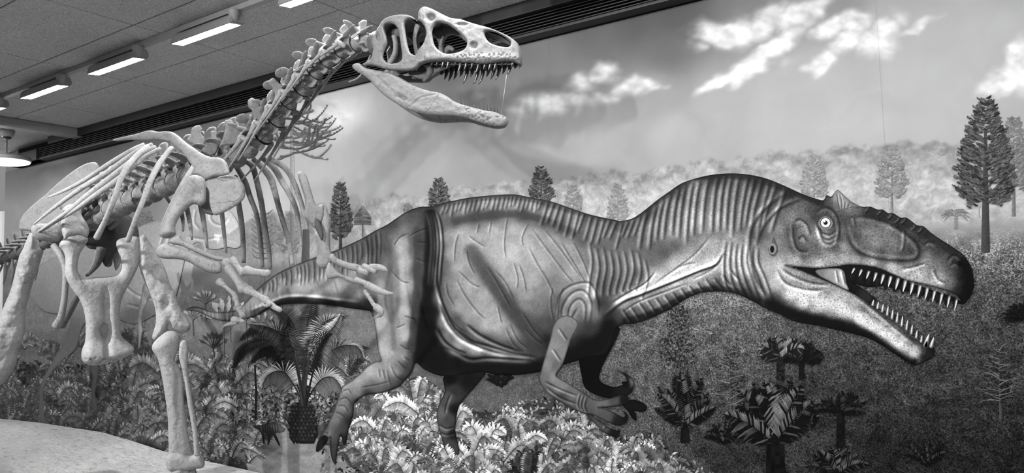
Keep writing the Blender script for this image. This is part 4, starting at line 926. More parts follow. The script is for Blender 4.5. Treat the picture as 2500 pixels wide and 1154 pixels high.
def dark_floor(name, loop, tone, layer, res=5):
    return patch(name, [smooth(loop, 4)], layer, lambda P, D: tone * (.5 + 1.0 * fbm(P[:, 0] / 14, P[:, 1] / 12, 4, 15)), res, MP_F)
dark_floor('painted_undergrowth', [(560, 1100), (600, 1000), (680, 920), (800, 900), (900, 970), (1010, 920), (1050, 930), (1150, 1000), (1250, 1000), (1330, 970), (1420, 1000), (1500, 1060), (1600, 1060), (1640, 1100), (1700, 1200), (560, 1200)], .26, 0.0040)
dark_floor('painted_undergrowth', [(-60, 900), (60, 890), (150, 890), (230, 900), (330, 880), (380, 890), (470, 880), (560, 890), (640, 910), (640, 1060), (600, 1180), (300, 1150), (-60, 1080)], .27, 0.0034)
def litter(loop, n, tones, layer, s0=3, s1=8, seed=0):
    rr = random.Random(seed); lp = smooth(loop, 4); lo = lp.min(0); hi = lp.max(0); S = Soup()
    C = np.array([(rr.uniform(lo[0], hi[0]), rr.uniform(lo[1], hi[1])) for _ in range(n)]); ok = inside(C, [lp])
    for (x, y) in C[ok]:
        s = rr.uniform(s0, s1); b = rr.uniform(0, 6.28); c, q = math.cos(b), math.sin(b); t = rr.choice(tones) * rr.uniform(.75, 1.25); w = rr.uniform(.25, .5)
        S.cz = rr.randrange(40) * 1e-5; S.poly2([(x + s * c, y + s * q), (x - s * w * q, y + s * w * c), (x - s * c, y - s * q), (x + s * w * q, y - s * w * c)], [t * 1.15, t, t * .7, t * .85])
    o = S.build('painted_leaves', layer); o['kind'] = 'stuff'; return o
BR = [(840, 1000), (900, 970), (1010, 925), (1050, 935), (1150, 1000), (1250, 985), (1330, 970), (1420, 1005), (1500, 1060), (1600, 1060), (1640, 1100), (1700, 1180), (840, 1180)]
LF = [(-60, 890), (60, 880), (150, 880), (230, 890), (330, 870), (380, 880), (470, 870), (560, 880), (640, 900), (640, 1060), (600, 1180), (300, 1150), (-60, 1080)]
MD = [(560, 1040), (600, 960), (680, 900), (800, 890), (860, 960), (840, 1010), (760, 1040), (640, 1040)]
litter(BR, 3600, [.12, .2, .35, .5, .6, .7], 0.00445, 3, 9, 1)
litter(LF, 4200, [.10, .15, .2, .3, .4, .46], 0.00352, 3, 9, 2)
litter(MD, 1600, [.1, .2, .35, .5, .6], 0.00442, 3, 8, 3)
# sandy path with shadow
patch('painted_path', [smooth([(560, 1090), (600, 1060), (650, 1045), (720, 1040), (760, 1060), (800, 1090), (840, 1120), (860, 1180), (640, 1190), (600, 1130)], 4)], 0.0044, lambda P, D: (.40 + .22 * fbm(P[:, 0] / 18, P[:, 1] / 9, 4, 50) - .28 * np.exp(-((P[:, 1] - 1085 - (P[:, 0] - 600) * .12) / 16) ** 2) * sst(720, 620, P[:, 0])), 3, MP_F)
layer = 0.0050
pts = []
for i in range(150):      # bright ferns in front of the striding dinosaur
    u = R.random(); x = 850 + 780 * u; top = np.interp(x, [850, 900, 1000, 1040, 1150, 1230, 1330, 1430, 1500, 1560, 1640], [985, 975, 945, 940, 1010, 985, 985, 1020, 1075, 1065, 1110])
    y = top + 25 + (1175 - top) * R.random() ** .9
    pts.append((y, x, top))
pts.sort()
for y, x, top in pts:
    f = (y - top) / (1160 - top); hi = R.uniform(.72, 1.08) if x > 1080 else R.uniform(.64, .94)
    if R.random() < .18: hi *= .6
    if 1290 < x < 1450 and y > 1060: hi *= .8
    if x > 1560: hi *= .85
    # keep the feet clear where the photograph shows them
    if 780 < x < 850 and y < 1120: continue
    o = fern_clump(x, y + 12, R.randint(4, 6), R.uniform(48, 92), hi, .25, layer + (0.0075 if y > 1125 else 0), 1.0, R.uniform(.20, .30)); layer += 0.000016
    if o: o['label'] = 'bright printed fern'
pts = []
for i in range(190):      # ferns behind the skeleton's legs
    x = R.uniform(-30, 560); top = np.interp(x, [0, 60, 150, 240, 330, 400, 480, 560], [840, 815, 800, 850, 810, 850, 830, 880]); y = top + (1120 + x * .05 - top) * R.random() ** .8
    pts.append((y, x))
for i in range(38): x = R.uniform(560, 640); pts.append((R.uniform(900, 1120), x))
for i in range(30): x = R.uniform(640, 800); pts.append((R.uniform(880, 1000), x))
for i in range(14): pts.append((R.uniform(880, 1010), R.uniform(780, 860)))
pts.sort()
for y, x in pts:
    hz = sst(420, 60, np.array([x]))[0]
    hi = R.uniform(.42, .62) if x < 640 else R.uniform(.45, .7)
    if x < 200: hi = R.uniform(.5, .66)
    o = fern_clump(x, y + 14, R.randint(3, 6), R.uniform(42, 80) * (1 if x > 250 else .75), hi, .16 + .15 * hz, 0.0036 + (y - 780) * 3e-6, 1.0, R.uniform(.24, .34))
    if o: o['label'] = 'grey printed fern behind the leg bones' if x < 560 else 'grey printed fern around the palm trunk'
REST.build('painted_fern_bed', 0.0036)['kind'] = 'stuff'
# thin pale-leaved shoots between the arm bones and tail
for bx, by, n, L, t in ((545, 800, 6, 70, .72), (500, 740, 9, 34, .66), (560, 770, 5, 50, .7), (640, 800, 4, 40, .66), (470, 780, 8, 30, .6), (410, 790, 7, 30, .6), (385, 690, 6, 26, .58), (430, 830, 5, 26, .5), (520, 850, 9, 42, .22), (600, 780, 4, 44, .7)):
    S = Soup()
    for k in range(n):
        a = math.radians(-90 + (k - (n - 1) / 2) * 120 / n + R.uniform(-8, 8)); e = (bx + L * math.cos(a), by + L * math.sin(a)); m = ((bx + e[0]) / 2 + 3, (by + e[1]) / 2); S.step()
        q = np.array([-math.sin(a), math.cos(a)]) * L * .10
        S.strip([(bx, by), m], .8, .8, t * .6)
        S.poly2([m, (e[0] * .6 + m[0] * .4 + q[0], e[1] * .6 + m[1] * .4 + q[1]), e, (e[0] * .6 + m[0] * .4 - q[0], e[1] * .6 + m[1] * .4 - q[1])], [t * .7, t, t * 1.1, t * .8])
    S.strip([(bx, by), (bx + 2, by + L * 1.3)], .9, 1.2, t * .5)
    S.build('painted_shoot', 0.0060 if t > .5 else 0.0036)
# the big arching palm
S = Soup()
def pine(cx, cy, w, h, rows):
    for r in range(rows):
        y = cy - h / 2 + h * (r + .5) / rows; ww = w * (0.72 + .28 * math.sin((r + 1) / rows * 2.8)); m = 7
        for j in range(m):
            x = cx - ww + 2 * ww * (j + (.5 if r % 2 else 0)) / m; s = ww / m * 1.3
            S.poly2([(x - s, y), (x, y - h / rows * .8), (x + s, y), (x, y + h / rows * .9)], [.10, .22 * R.uniform(.6, 1.5), .12, .05])
S.poly([(706, 1060), (712, 1010), (728, 985), (755, 985), (770, 1010), (776, 1060), (766, 1082), (735, 1082), (712, 1076)], .07); S.step(); pine(741, 1034, 34, 92, 10)
PF = [((742, 985), (700, 880), (650, 830), (590, 850), (570, 905), .10), ((742, 985), (715, 860), (680, 800), (620, 800), (580, 835), .12), ((742, 985), (735, 870), (720, 800), (690, 760), (650, 750), .2), ((742, 985), (745, 860), (750, 790), (760, 750), (775, 700), .13), ((742, 985), (755, 870), (780, 800), (815, 775), (850, 770), .34), ((742, 985), (765, 880), (800, 840), (850, 838), (905, 850), .22), ((742, 985), (775, 900), (820, 850), (870, 845), (890, 880), .34), ((742, 985), (720, 900), (690, 850), (640, 850), (610, 890), .09), ((742, 985), (738, 900), (700, 830), (660, 800), (600, 790), .3), ((742, 985), (760, 900), (790, 830), (820, 790), (835, 760), .45), ((742, 985), (730, 900), (710, 840), (700, 800), (705, 770), .12), ((742, 985), (750, 900), (765, 850), (790, 820), (815, 815), .10), ((742, 985), (705, 920), (680, 905), (650, 920), (640, 950), .4), ((742, 985), (780, 930), (810, 920), (830, 940), (835, 960), .45)]
for a, b, c, d, e, t in PF:
    frond(S, [a, b, c, d, e], 42, 46, t * 1.5, t * .8, 1.6, 1, .75, .07, 1.0, .3)
for k in range(10):
    S.step(); S.strip(arc((742 + R.uniform(-8, 8), 990), (742 + R.uniform(-40, 40), 860), 4, 5), 3, 1.6, R.uniform(.06, .2))
S.build('painted_arching_palm', 0.0072)['label'] = 'large dark printed palm with arching fronds and a fat scaly trunk'
# little upright trunk and the small running dinosaur on the path
S = Soup(); S.strip([(624, 1025), (625, 950), (622, 890)], 3, 2, .08); S.build('painted_tree_trunk', 0.0064)
SM = sub('painted_small_dinosaur', [(618, 1040), (640, 1036), (660, 1032), (680, 1036), (690, 1042), (696, 1046), (694, 1052), (682, 1056), (672, 1056), (678, 1070), (684, 1088), (680, 1086), (672, 1072), (664, 1060), (660, 1072), (656, 1084), (653, 1084), (654, 1068), (652, 1058), (644, 1056), (645, 1070), (646, 1082), (642, 1080), (640, 1064), (634, 1052), (624, 1046)], 0.0066, ctrl_tone([(640, 1045, .12), (670, 1040, .28), (690, 1047, .3), (660, 1050, .12), (675, 1075, .1), (645, 1070, .08)], [[(x, 1036), (x + 2, 1052)] for x in range(640, 682, 6)], 2, .6, .6, .3, 1.0), 1.0, 2, None, MUR)
SM['label'] = 'tiny dark printed dinosaur on the sandy path'
# ================================================================== rock platform
def sandstone():
    t = NT('pale_sandstone'); c = t.coord((1, 2.2, 3.0), (0, 0, 0.35)); c2 = t.coord()
    n1 = t.noise(c, 14, 5, 0.65, 0.6); n2 = t.noise(c2, 3, 4); n3 = t.noise(c2, 70, 3)
    t.grey(t.math('MULTIPLY', t.math('MULTIPLY', t.ramp(n1, [(0.3, 0.55), (0.45, 0.95), (0.7, 1.2)]), t.mix(n2, 0.85, 1.15)), 0.42))
    t.bump(t.math('ADD', n1, t.math('MULTIPLY', n3, 0.25)), 0.9, 0.02)
    return t.fin(0.85, 0.2)
M_rock = sandstone()
def platform():
    cl = [(-60, 1012), (0, 1020), (100, 1030), (180, 1042), (250, 1052), (330, 1075), (400, 1098), (500, 1122), (600, 1143), (660, 1156)]
    C = np.array([pY(float(x), float(y), 0.0) for x, y in cl])
    xs = np.linspace(-10.2, 1.5, 260); ys = np.concatenate([np.linspace(-3.0, -2.3, 22)[:-1], np.linspace(-2.3, -0.022, 60)])
    X, Y = np.meshgrid(xs, ys)
    zb = np.interp(X, C[:, 0], C[:, 2])
    Z = zb + 0.035 * (fbm(X * 2.2, Y * 3.0, 4, 60) - .5) * np.clip(-Y / .25, 0, 1) + 0.02 * (fbm(X * 7, Y * 9, 3, 61) - .5) * np.clip(-Y / .1, 0, 1)
    Z = Z - 0.02 * np.clip(-Y, 0, 1.2)
    edge = sst(-2.45, -2.9, Y + 0.12 * (fbm(X * 1.3, Y * 0, 3, 62) - .5)); Z = Z * (1 - edge) - 0.02 * edge
    n, m = len(xs), len(ys)
    V = np.stack([X.ravel(), Y.ravel(), Z.ravel()], 1)
    i0 = (np.arange(m - 1)[:, None] * n + np.arange(n - 1)[None]).ravel()
    me = make_mesh('rock_platform', V, np.stack([i0, i0 + 1, i0 + n + 1, i0 + n], 1))
    o = obj('rock_platform', me, M_rock)
    tag(o, 'low pale sandstone display platform under the mounted skeleton', 'platform')
    return lambda x, y: float(Z[np.abs(ys[:, None] - y).repeat(n, 1) + 1e3 * (np.abs(xs[None] - x) > .08) < .08].max()) + .006
ground_z = platform()

# ================================================================== the mounted skeleton
def bone_mat(name, base, mott=0.30, pits=0.6):
    t = NT(name); c = t.coord()
    n1 = t.noise(c, 7, 5, 0.65, 1.0); n2 = t.noise(c, 60, 4, 0.65, 0.4); n3 = t.noise(c, 200, 3)
    cw = t.n('ShaderNodeVectorMath', operation='ADD'); nz = t.n('ShaderNodeTexNoise', i_Scale=6.0, i_Detail=2.0); t.l(c, nz.inputs['Vector'])
    sc = t.n('ShaderNodeVectorMath', operation='SCALE'); sc.inputs['Scale'].default_value = 0.16; t.l(nz.outputs['Color'], sc.inputs[0]); t.l(c, cw.inputs[0]); t.l(sc.outputs[0], cw.inputs[1])
    vo = t.n('ShaderNodeTexVoronoi', feature='DISTANCE_TO_EDGE', i_Scale=4.2); t.l(cw.outputs[0], vo.inputs['Vector'])
    crack = t.mix(t.ramp(t.noise(c, 2.7, 2), [(0.50, 0.0), (0.58, 1.0)]), 1.0, t.ramp(vo.outputs['Distance'], [(0.0, 0.62), (0.014, 1.0)]))
    v = t.math('MULTIPLY', t.mix(n1, 1 - mott, 1 + mott), t.ramp(n2, [(0.28, 0.5), (0.44, 0.96), (0.75, 1.12)]))
    v = t.math('MULTIPLY', v, crack)
    t.grey(t.math('MULTIPLY', v, base)); t.bump(t.math('ADD', t.math('ADD', n2, t.math('MULTIPLY', n3, 0.3)), t.math('MULTIPLY', crack, 0.5)), pits, 0.006)
    return t.fin(0.55, 0.25)
M_bone = bone_mat('bone_cast_pale', 0.37)
M_bone2 = bone_mat('bone_cast_grey', 0.28)  # greyer copy of the pale bone, in place of shade on inner bones
M_bone3 = bone_mat('bone_cast_shade', 0.12)  # dark copy of the bone: shade of sacrum, skull inside and far ribs
M_boneJ = bone_mat('bone_cast_jaw', 0.26, 0.2, 0.5)
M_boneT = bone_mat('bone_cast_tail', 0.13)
M_boneF = bone_mat('bone_cast_thigh', 0.27)  # thigh toned darker in place of shade on its right side
M_boneB = bone_mat('bone_cast_back_shade', 0.21)  # back bones darkened to stand in for shade under the ribs
M_boneN = bone_mat('bone_cast_neck', 0.24)
M_boneS = bone_mat('bone_cast_skull', 0.20, 0.2, 0.5)
M_tooth = plain('dark_tooth_enamel', 0.055, 0.22, 0.6, var=0.3, scale=60)
M_disc = plain('black_rubber', 0.012, 0.7, 0.2)
M_wire = plain('thin_wire', 0.55, 0.3, 0.6, 0.6)
YM = -1.10
SK = empty('dinosaur_skeleton', (-4.6, YM, 0.3))
tag(SK, 'mounted pale dinosaur skeleton with gaping skull walking along the mural', 'skeleton')
def part(name, me, mat=None, parent=None, label=None):
    o = wchild(name, me, mat or M_bone, parent or SK)
    if label: o['label'] = label
    return o
def facing(px, py, Y):
    P = pY(float(px), float(py), Y); n = CAM - P; n[2] = 0; n /= np.linalg.norm(n); return P, n
def sheet_vf(loops, P0, n, thick, edge, res, off=None, relief=None, back=None):
    """bone plate: outline filled and swollen to both sides of a plane; thickness in metres, edge = rounding width in px"""
    P, Q, D = grid_fill(loops, res)
    d = rays(P[:, 0], P[:, 1]); w = 0 if off is None else off(P[:, 0], P[:, 1])
    tt = (np.dot(np.asarray(P0) - CAM, n) + w) / (d @ n); V = CAM + d * tt[:, None]
    T = np.sqrt(np.clip(1 - (1 - np.clip(D / edge, 0, 1)) ** 2, 0, 1)); th = thick if np.isscalar(thick) else thick(P[:, 0], P[:, 1])
    A = V + n * (T * th * (1 if relief is None else relief(P, D)))[:, None]
    B = V - n * (T * th * (1 if back is None else back))[:, None]
    N = len(P); bi = np.arange(N) + N; bi[D <= 0] = np.where(D <= 0)[0]
    F = np.vstack([Q[:, ::-1], bi[Q]])
    return np.vstack([A, B]), F
def clean_mesh(name, vf):
    me = make_mesh(name, vf[0], np.asarray(vf[1]))
    bm = bmesh.new(); bm.from_mesh(me)
    loose = [v for v in bm.verts if not v.link_faces]; bmesh.ops.delete(bm, geom=loose, context='VERTS')
    bmesh.ops.smooth_vert(bm, verts=[v for v in bm.verts if not v.is_boundary], factor=0.5, use_axis_x=True, use_axis_y=True, use_axis_z=True)
    bmesh.ops.recalc_face_normals(bm, faces=bm.faces)
    bm.to_mesh(me); bm.free(); me.polygons.foreach_set('use_smooth', np.ones(len(me.polygons), bool)); return me
def fsheet(name, outline, cx, cy, Y, thick, edge, res=2.0, holes=(), mat=None, relief=None, n=4, label=None, turn=0.0, parent=None):
    P0, nn = facing(cx, cy, Y)
    if turn: c, s = math.cos(turn), math.sin(turn); nn = np.array([nn[0] * c - nn[1] * s, nn[0] * s + nn[1] * c, 0])
    vf = sheet_vf([smooth(outline, n)] + [smooth(h, n) for h in holes], P0, nn, thick, edge, res, None, relief)
    return part(name, clean_mesh(name, vf), mat, parent, label)
def ptube(name, pts, Ys, rpx, mat=None, seg=10, n=5, parent=None, flat=None):
    """tube traced through picture points with a lateral position for each and a radius in px"""
    pts = np.array(pts, float); Ys = np.broadcast_to(np.asarray(Ys, float), (len(pts),)); P = pY(pts[:, 0], pts[:, 1], Ys)
    depth = (P - CAM) @ FW; R_ = np.broadcast_to(np.asarray(rpx, float), (len(pts),)) * depth / FPX
    return part(name, vf_mesh(name, tube_vf(P, R_, seg, n, flat)), mat, parent)

# ---------------------------------------------------------------- skull
HD = math.radians(22); SN = np.array([math.sin(HD), -math.cos(HD), 0.0]); SH = np.array([math.cos(HD), math.sin(HD), 0.0]); SP0 = np.array([-2.43, YM, 0.0])
def mirror(V): return V - 2 * ((V - SP0) @ SN)[:, None] * SN
def skw(x, y): return np.interp(x, [860, 905, 960, 1030, 1100, 1200, 1250, 1268, 1275], [.085, .092, .100, .100, .074, .050, .038, .024, .012])
SKULL = [(887, 156), (897, 151), (907, 143), (911, 126), (911, 112), (909, 97), (917, 81), (926, 66), (936, 51), (953, 41), (973, 37), (993, 37), (1007, 41), (1017, 49), (1022, 46), (1022, 34), (1026, 24), (1036, 17), (1047, 19), (1059, 24), (1076, 33), (1093, 41), (1107, 46), (1124, 47), (1144, 54), (1164, 60), (1187, 66), (1210, 74), (1233, 84), (1253, 96), (1265, 110), (1271, 129), (1272, 146), (1267, 156), (1256, 152), (1236, 150), (1207, 153), (1179, 156), (1150, 153), (1122, 152), (1093, 149), (1067, 150), (1044, 153), (1027, 159), (1016, 169), (1002, 173), (979, 173), (959, 172), (939, 169), (921, 163), (904, 160), (890, 162)]
HOLES = [[(939, 71), (944, 61), (954, 58), (964, 61), (973, 73), (976, 89), (979, 109), (982, 129), (982, 146), (973, 153), (956, 156), (941, 150), (935, 137), (939, 120), (945, 106), (944, 91)],
         [(989, 57), (999, 48), (1013, 49), (1027, 53), (1037, 66), (1041, 81), (1039, 94), (1033, 109), (1022, 123), (1017, 133), (1012, 135), (1002, 129), (996, 114), (992, 94), (989, 74)],
         [(1055, 74), (1062, 61), (1074, 56), (1093, 60), (1110, 71), (1127, 86), (1139, 100), (1140, 113), (1132, 123), (1113, 130), (1093, 132), (1076, 126), (1062, 112), (1056, 91)],
         [(1184, 80), (1193, 77), (1210, 79), (1230, 89), (1245, 100), (1248, 110), (1240, 116), (1219, 113), (1199, 106), (1187, 94)]]
def skull_relief(P, D):
    r = np.ones(len(P)); x, y = P[:, 0], P[:, 1]
    for cx, cy, rx, ry, d in ((1053, 45, 11, 8, 1.1), (1158, 113, 9, 8, .9), (1130, 62, 14, 4, .5), (925, 92, 4, 9, .5)): r -= d * np.exp(-(((x - cx) / rx) ** 2 + ((y - cy) / ry) ** 2) ** 2)
    r += .35 * np.exp(-((y - 143 - (x < 1040) * 12) / 9) ** 2) * sst(1000, 1060, x)      # jaw rim
    r -= .35 * (fbm(x / 4, y / 6, 2, 70) > .62) * sst(128, 138, y) * sst(1080, 1120, x)          # nerve pits
    r += .25 * (fbm(x / 12, y / 12, 3, 71) - .5)
    return r
vf = sheet_vf([smooth(SKULL, 4)] + [smooth(h, 4) for h in HOLES], SP0, SN, 0.017, 5.0, 1.5, skw, skull_relief)
near = vf; far = (mirror(vf[0]), [tuple(reversed(f)) for f in vf[1].tolist()])
# skull roof, snout tip: loft between the two upper rims
rim = smooth(SKULL[6:34], 4, False)
dd = rays(rim[:, 0], rim[:, 1]); ww = skw(rim[:, 0], rim[:, 1]); tt = (np.dot(SP0 - CAM, SN) + ww) / (dd @ SN); RA = CAM + dd * tt[:, None]; RB = mirror(RA)
roof_v = []; roof_f = []; K = 9
horn = np.exp(-((rim[:, 0] - 1038) / 16) ** 2)
for i in range(len(RA)):
    for k in range(K):
        u = k / (K - 1); p = RA[i] * (1 - u) + RB[i] * u
        p = p + np.array([0, 0, 1]) * (0.010 * math.sin(math.pi * u) - 0.045 * horn[i] * math.sin(math.pi * u) ** .7 - 0.004); roof_v.append(p)
for i in range(len(RA) - 1):
    for k in range(K - 1): a = i * K + k; roof_f.append((a, a + 1, a + K + 1, a + K))
nv = len(roof_v); rv = np.array(roof_v); ctr = rv.mean(0)
inn = rv + np.array([0, 0, -0.014]) + (ctr - rv) * 0.03
rf = roof_f + [tuple(nv + i for i in reversed(f)) for f in roof_f]
V, F = join_vf([(near[0], near[1].tolist()), far, (np.vstack([rv, inn]), rf)])
me = make_mesh('skull', V, F)
bm = bmesh.new(); bm.from_mesh(me); bmesh.ops.delete(bm, geom=[v for v in bm.verts if not v.link_faces], context='VERTS'); bmesh.ops.recalc_face_normals(bm, faces=bm.faces); bm.to_mesh(me); bm.free()
me.polygons.foreach_set('use_smooth', np.ones(len(me.polygons), bool))
SKU = part('skull', me, M_boneS, None, 'pale theropod skull with large openings')
def sp(px, py, w):     # point of the skull at lateral offset w
    d = rays(np.array([float(px)]), np.array([float(py)])); t = (np.dot(SP0 - CAM, SN) + w) / (d @ SN); return (CAM + d * t[:, None])[0]
def sk_tube(name, pts, rpx, mat, par, seg=10, flat=None):
    P = np.array([sp(x, y, w) for x, y, w in pts]); R_ = np.array(rpx, float) * ((P - CAM) @ FW) / FPX
    return part(name, vf_mesh(name, tube_vf(P, R_, seg, 4, flat)), mat, par)
# braincase, palate and struts seen through the openings
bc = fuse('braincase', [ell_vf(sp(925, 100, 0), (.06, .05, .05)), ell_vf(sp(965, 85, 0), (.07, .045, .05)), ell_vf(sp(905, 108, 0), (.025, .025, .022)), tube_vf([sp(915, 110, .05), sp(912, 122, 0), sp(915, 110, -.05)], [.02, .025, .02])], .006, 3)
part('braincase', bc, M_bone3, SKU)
for s in (1, -1):
    sk_tube('quadrate', [(962, 88, .055 * s), (966, 112, .06 * s), (963, 135, .065 * s), (950, 158, .07 * s)], [7, 6, 7, 8], M_bone2, SKU)
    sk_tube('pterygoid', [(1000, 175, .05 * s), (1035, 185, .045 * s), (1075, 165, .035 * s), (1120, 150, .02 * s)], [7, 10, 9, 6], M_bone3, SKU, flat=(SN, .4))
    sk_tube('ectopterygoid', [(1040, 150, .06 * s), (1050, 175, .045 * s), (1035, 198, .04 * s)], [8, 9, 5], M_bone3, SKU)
    sk_tube('strut', [(1020, 60, .05 * s), (1012, 95, .045 * s), (1018, 135, .05 * s)], [8, 5, 6], M_bone2, SKU, flat=(SN, .4))
sk_tube('nasal_process', [(1085, 135, .0), (1095, 118, .0), (1108, 122, .0)], [6, 8, 4], M_bone2, SKU)
pl = []
for px_, wv in ((985, .075), (1040, .08), (1090, .066), (1150, .05), (1210, .038), (1255, .022)): pl.append((sp(px_, 158 if px_ > 1030 else 168, wv), sp(px_, 158 if px_ > 1030 else 168, -wv)))
pv = []; pf = []
for a, b in pl:
    for k in range(5): u = k / 4; pv.append(a * (1 - u) + b * u + np.array([0, 0, 0.03 * math.sin(math.pi * u)]))
for i in range(len(pl) - 1):
    for k in range(4): q = i * 5 + k; pf.append((q, q + 1, q + 6, q + 5))
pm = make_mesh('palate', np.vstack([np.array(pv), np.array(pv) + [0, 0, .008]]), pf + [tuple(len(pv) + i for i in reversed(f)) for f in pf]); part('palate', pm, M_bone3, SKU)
def tooth3(par, px, py, w, Lpx, rpx, back=.35, updown=1):
    P = sp(px, py, w); s = ((P - CAM) @ FW) / FPX; L = Lpx * s; r = rpx * s
    pts = []; rr = []
    for u, f in ((-.25, 1.0), (0, 1.0), (.3, .9), (.6, .65), (.85, .32), (1, .06)):
        pts.append(P - np.array([0, 0, 1]) * updown * u * L - SH * back * L * max(0, u) ** 1.8); rr.append(max(r * f, .0006))
    return part('tooth', vf_mesh('tooth', tube_vf(pts, rr, 8, 1, (SN, .72))), M_tooth, par)
rt = random.Random(3)
LEN = lambda u: 13 + 17 * math.sin(min(1, max(0, u)) * math.pi) ** .8
for s in (1, -1):
    for i in range(15):
        u = (i + .3) / 15; x = 1050 + u * 214; y = np.interp(x, [1040, 1070, 1093, 1122, 1150, 1179, 1207, 1236, 1256, 1268], [154, 150, 149, 152, 153, 156, 153, 150, 152, 155]); w = float(skw(x, y)) - .012
        L = LEN(u) * rt.choice([.45, .75, 1, 1.1, .9, .6])
        if s < 0:    # the far row, mirrored across the skull's midline
            Pn = sp(x, y, w); Pm = mirror(Pn[None])[0]; qx, qy = proj(Pm[None]); tooth3(SKU, float(qx[0]), float(qy[0]), -w, L * 1.15, 5.2)
        else: tooth3(SKU, x + rt.uniform(-2, 2), y - 2, w, L, 4.4)
# lower jaw
JAW = [(860, 163), (866, 156), (876, 154), (886, 160), (896, 166), (913, 170), (936, 174), (959, 180), (979, 190), (999, 202), (1022, 213), (1050, 222), (1073, 226), (1093, 236), (1113, 249), (1136, 257), (1159, 263), (1182, 269), (1207, 273), (1230, 282), (1240, 290), (1238, 300), (1228, 308), (1205, 308), (1164, 297), (1136, 287), (1102, 283), (1067, 282), (1036, 279), (999, 269), (970, 254), (944, 237), (921, 217), (907, 200), (890, 186), (870, 174)]
def jw(x, y): return np.interp(x, [855, 900, 960, 1050, 1130, 1190, 1225, 1238, 1242], [.088, .092, .095, .085, .058, .036, .020, .010, .006])
def jaw_relief(P, D):
    x, y = P[:, 0], P[:, 1]; r = np.ones(len(P))
    r += .35 * (fbm(x / 14, y / 10, 3, 80) - .5); r -= .8 * np.exp(-(((x - 983) * .85 + (y - 238) * .5) / 13) ** 2 - ((-(x - 983) * .5 + (y - 238) * .85) / 4) ** 2)
    d, _, _, _ = seg_dist(P, np.array([(1005, 262), (1030, 240), (1065, 232)][:-1], float), np.array([(1030, 240), (1065, 232)], float)); r -= .25 * np.exp(-(d / 2.2) ** 2)
    d, _, _, _ = seg_dist(P, np.array([(925, 190), (960, 222)], float), np.array([(960, 222), (975, 245)], float)); r -= .2 * np.exp(-(d / 3) ** 2)
    r -= .4 * (fbm(x / 4, y / 4, 2, 81) > .66) * sst(1100, 1150, x); return r
vf = sheet_vf([smooth(JAW, 4)], SP0, SN, 0.019, 11.0, 1.6, jw, jaw_relief)
V, F = join_vf([(vf[0], vf[1].tolist()), (mirror(vf[0]), [tuple(reversed(f)) for f in vf[1].tolist()])])
me = make_mesh('lower_jaw', V, F); bm = bmesh.new(); bm.from_mesh(me); bmesh.ops.delete(bm, geom=[v for v in bm.verts if not v.link_faces], context='VERTS'); bmesh.ops.smooth_vert(bm, verts=bm.verts, factor=.4, use_axis_x=True, use_axis_y=True, use_axis_z=True); bmesh.ops.recalc_face_normals(bm, faces=bm.faces); bm.to_mesh(me); bm.free()
me.polygons.foreach_set('use_smooth', np.ones(len(me.polygons), bool))
LJ = part('lower_jaw', me, M_boneJ, None, 'pale lower jaw hanging open')
for s in (1, -1):
    for i in range(14):
        u = (i + .4) / 14; x = 1108 + u * 128; y = np.interp(x, [1093, 1113, 1136, 1159, 1182, 1207, 1230, 1240], [236, 249, 257, 263, 269, 273, 282, 289]); w = float(jw(x, y)) - .006
        L = rt.choice([9, 13, 17, 20, 16]) * (.8 + .5 * u)
        if s < 0: qx, qy = proj(mirror(sp(x, y, w)[None])); tooth3(LJ, float(qx[0]), float(qy[0]) + 2, -w, L, 2.9, .15, -1)
        else: tooth3(LJ, x, y + 3, w, L, 3.0, .15, -1)
part('support_wire', vf_mesh('support_wire', tube_vf([sp(1237, 182, .03), sp(1224, 278, .02)], [.0009, .0009], 6, 1)), M_wire)
for s in (1, -1):
    sk_tube('hyoid_rod', [(905, 135, .05 * s), (880, 185, .05 * s), (852, 200, .055 * s)], [2.5, 2.5, 2.2], M_bone2, SK)

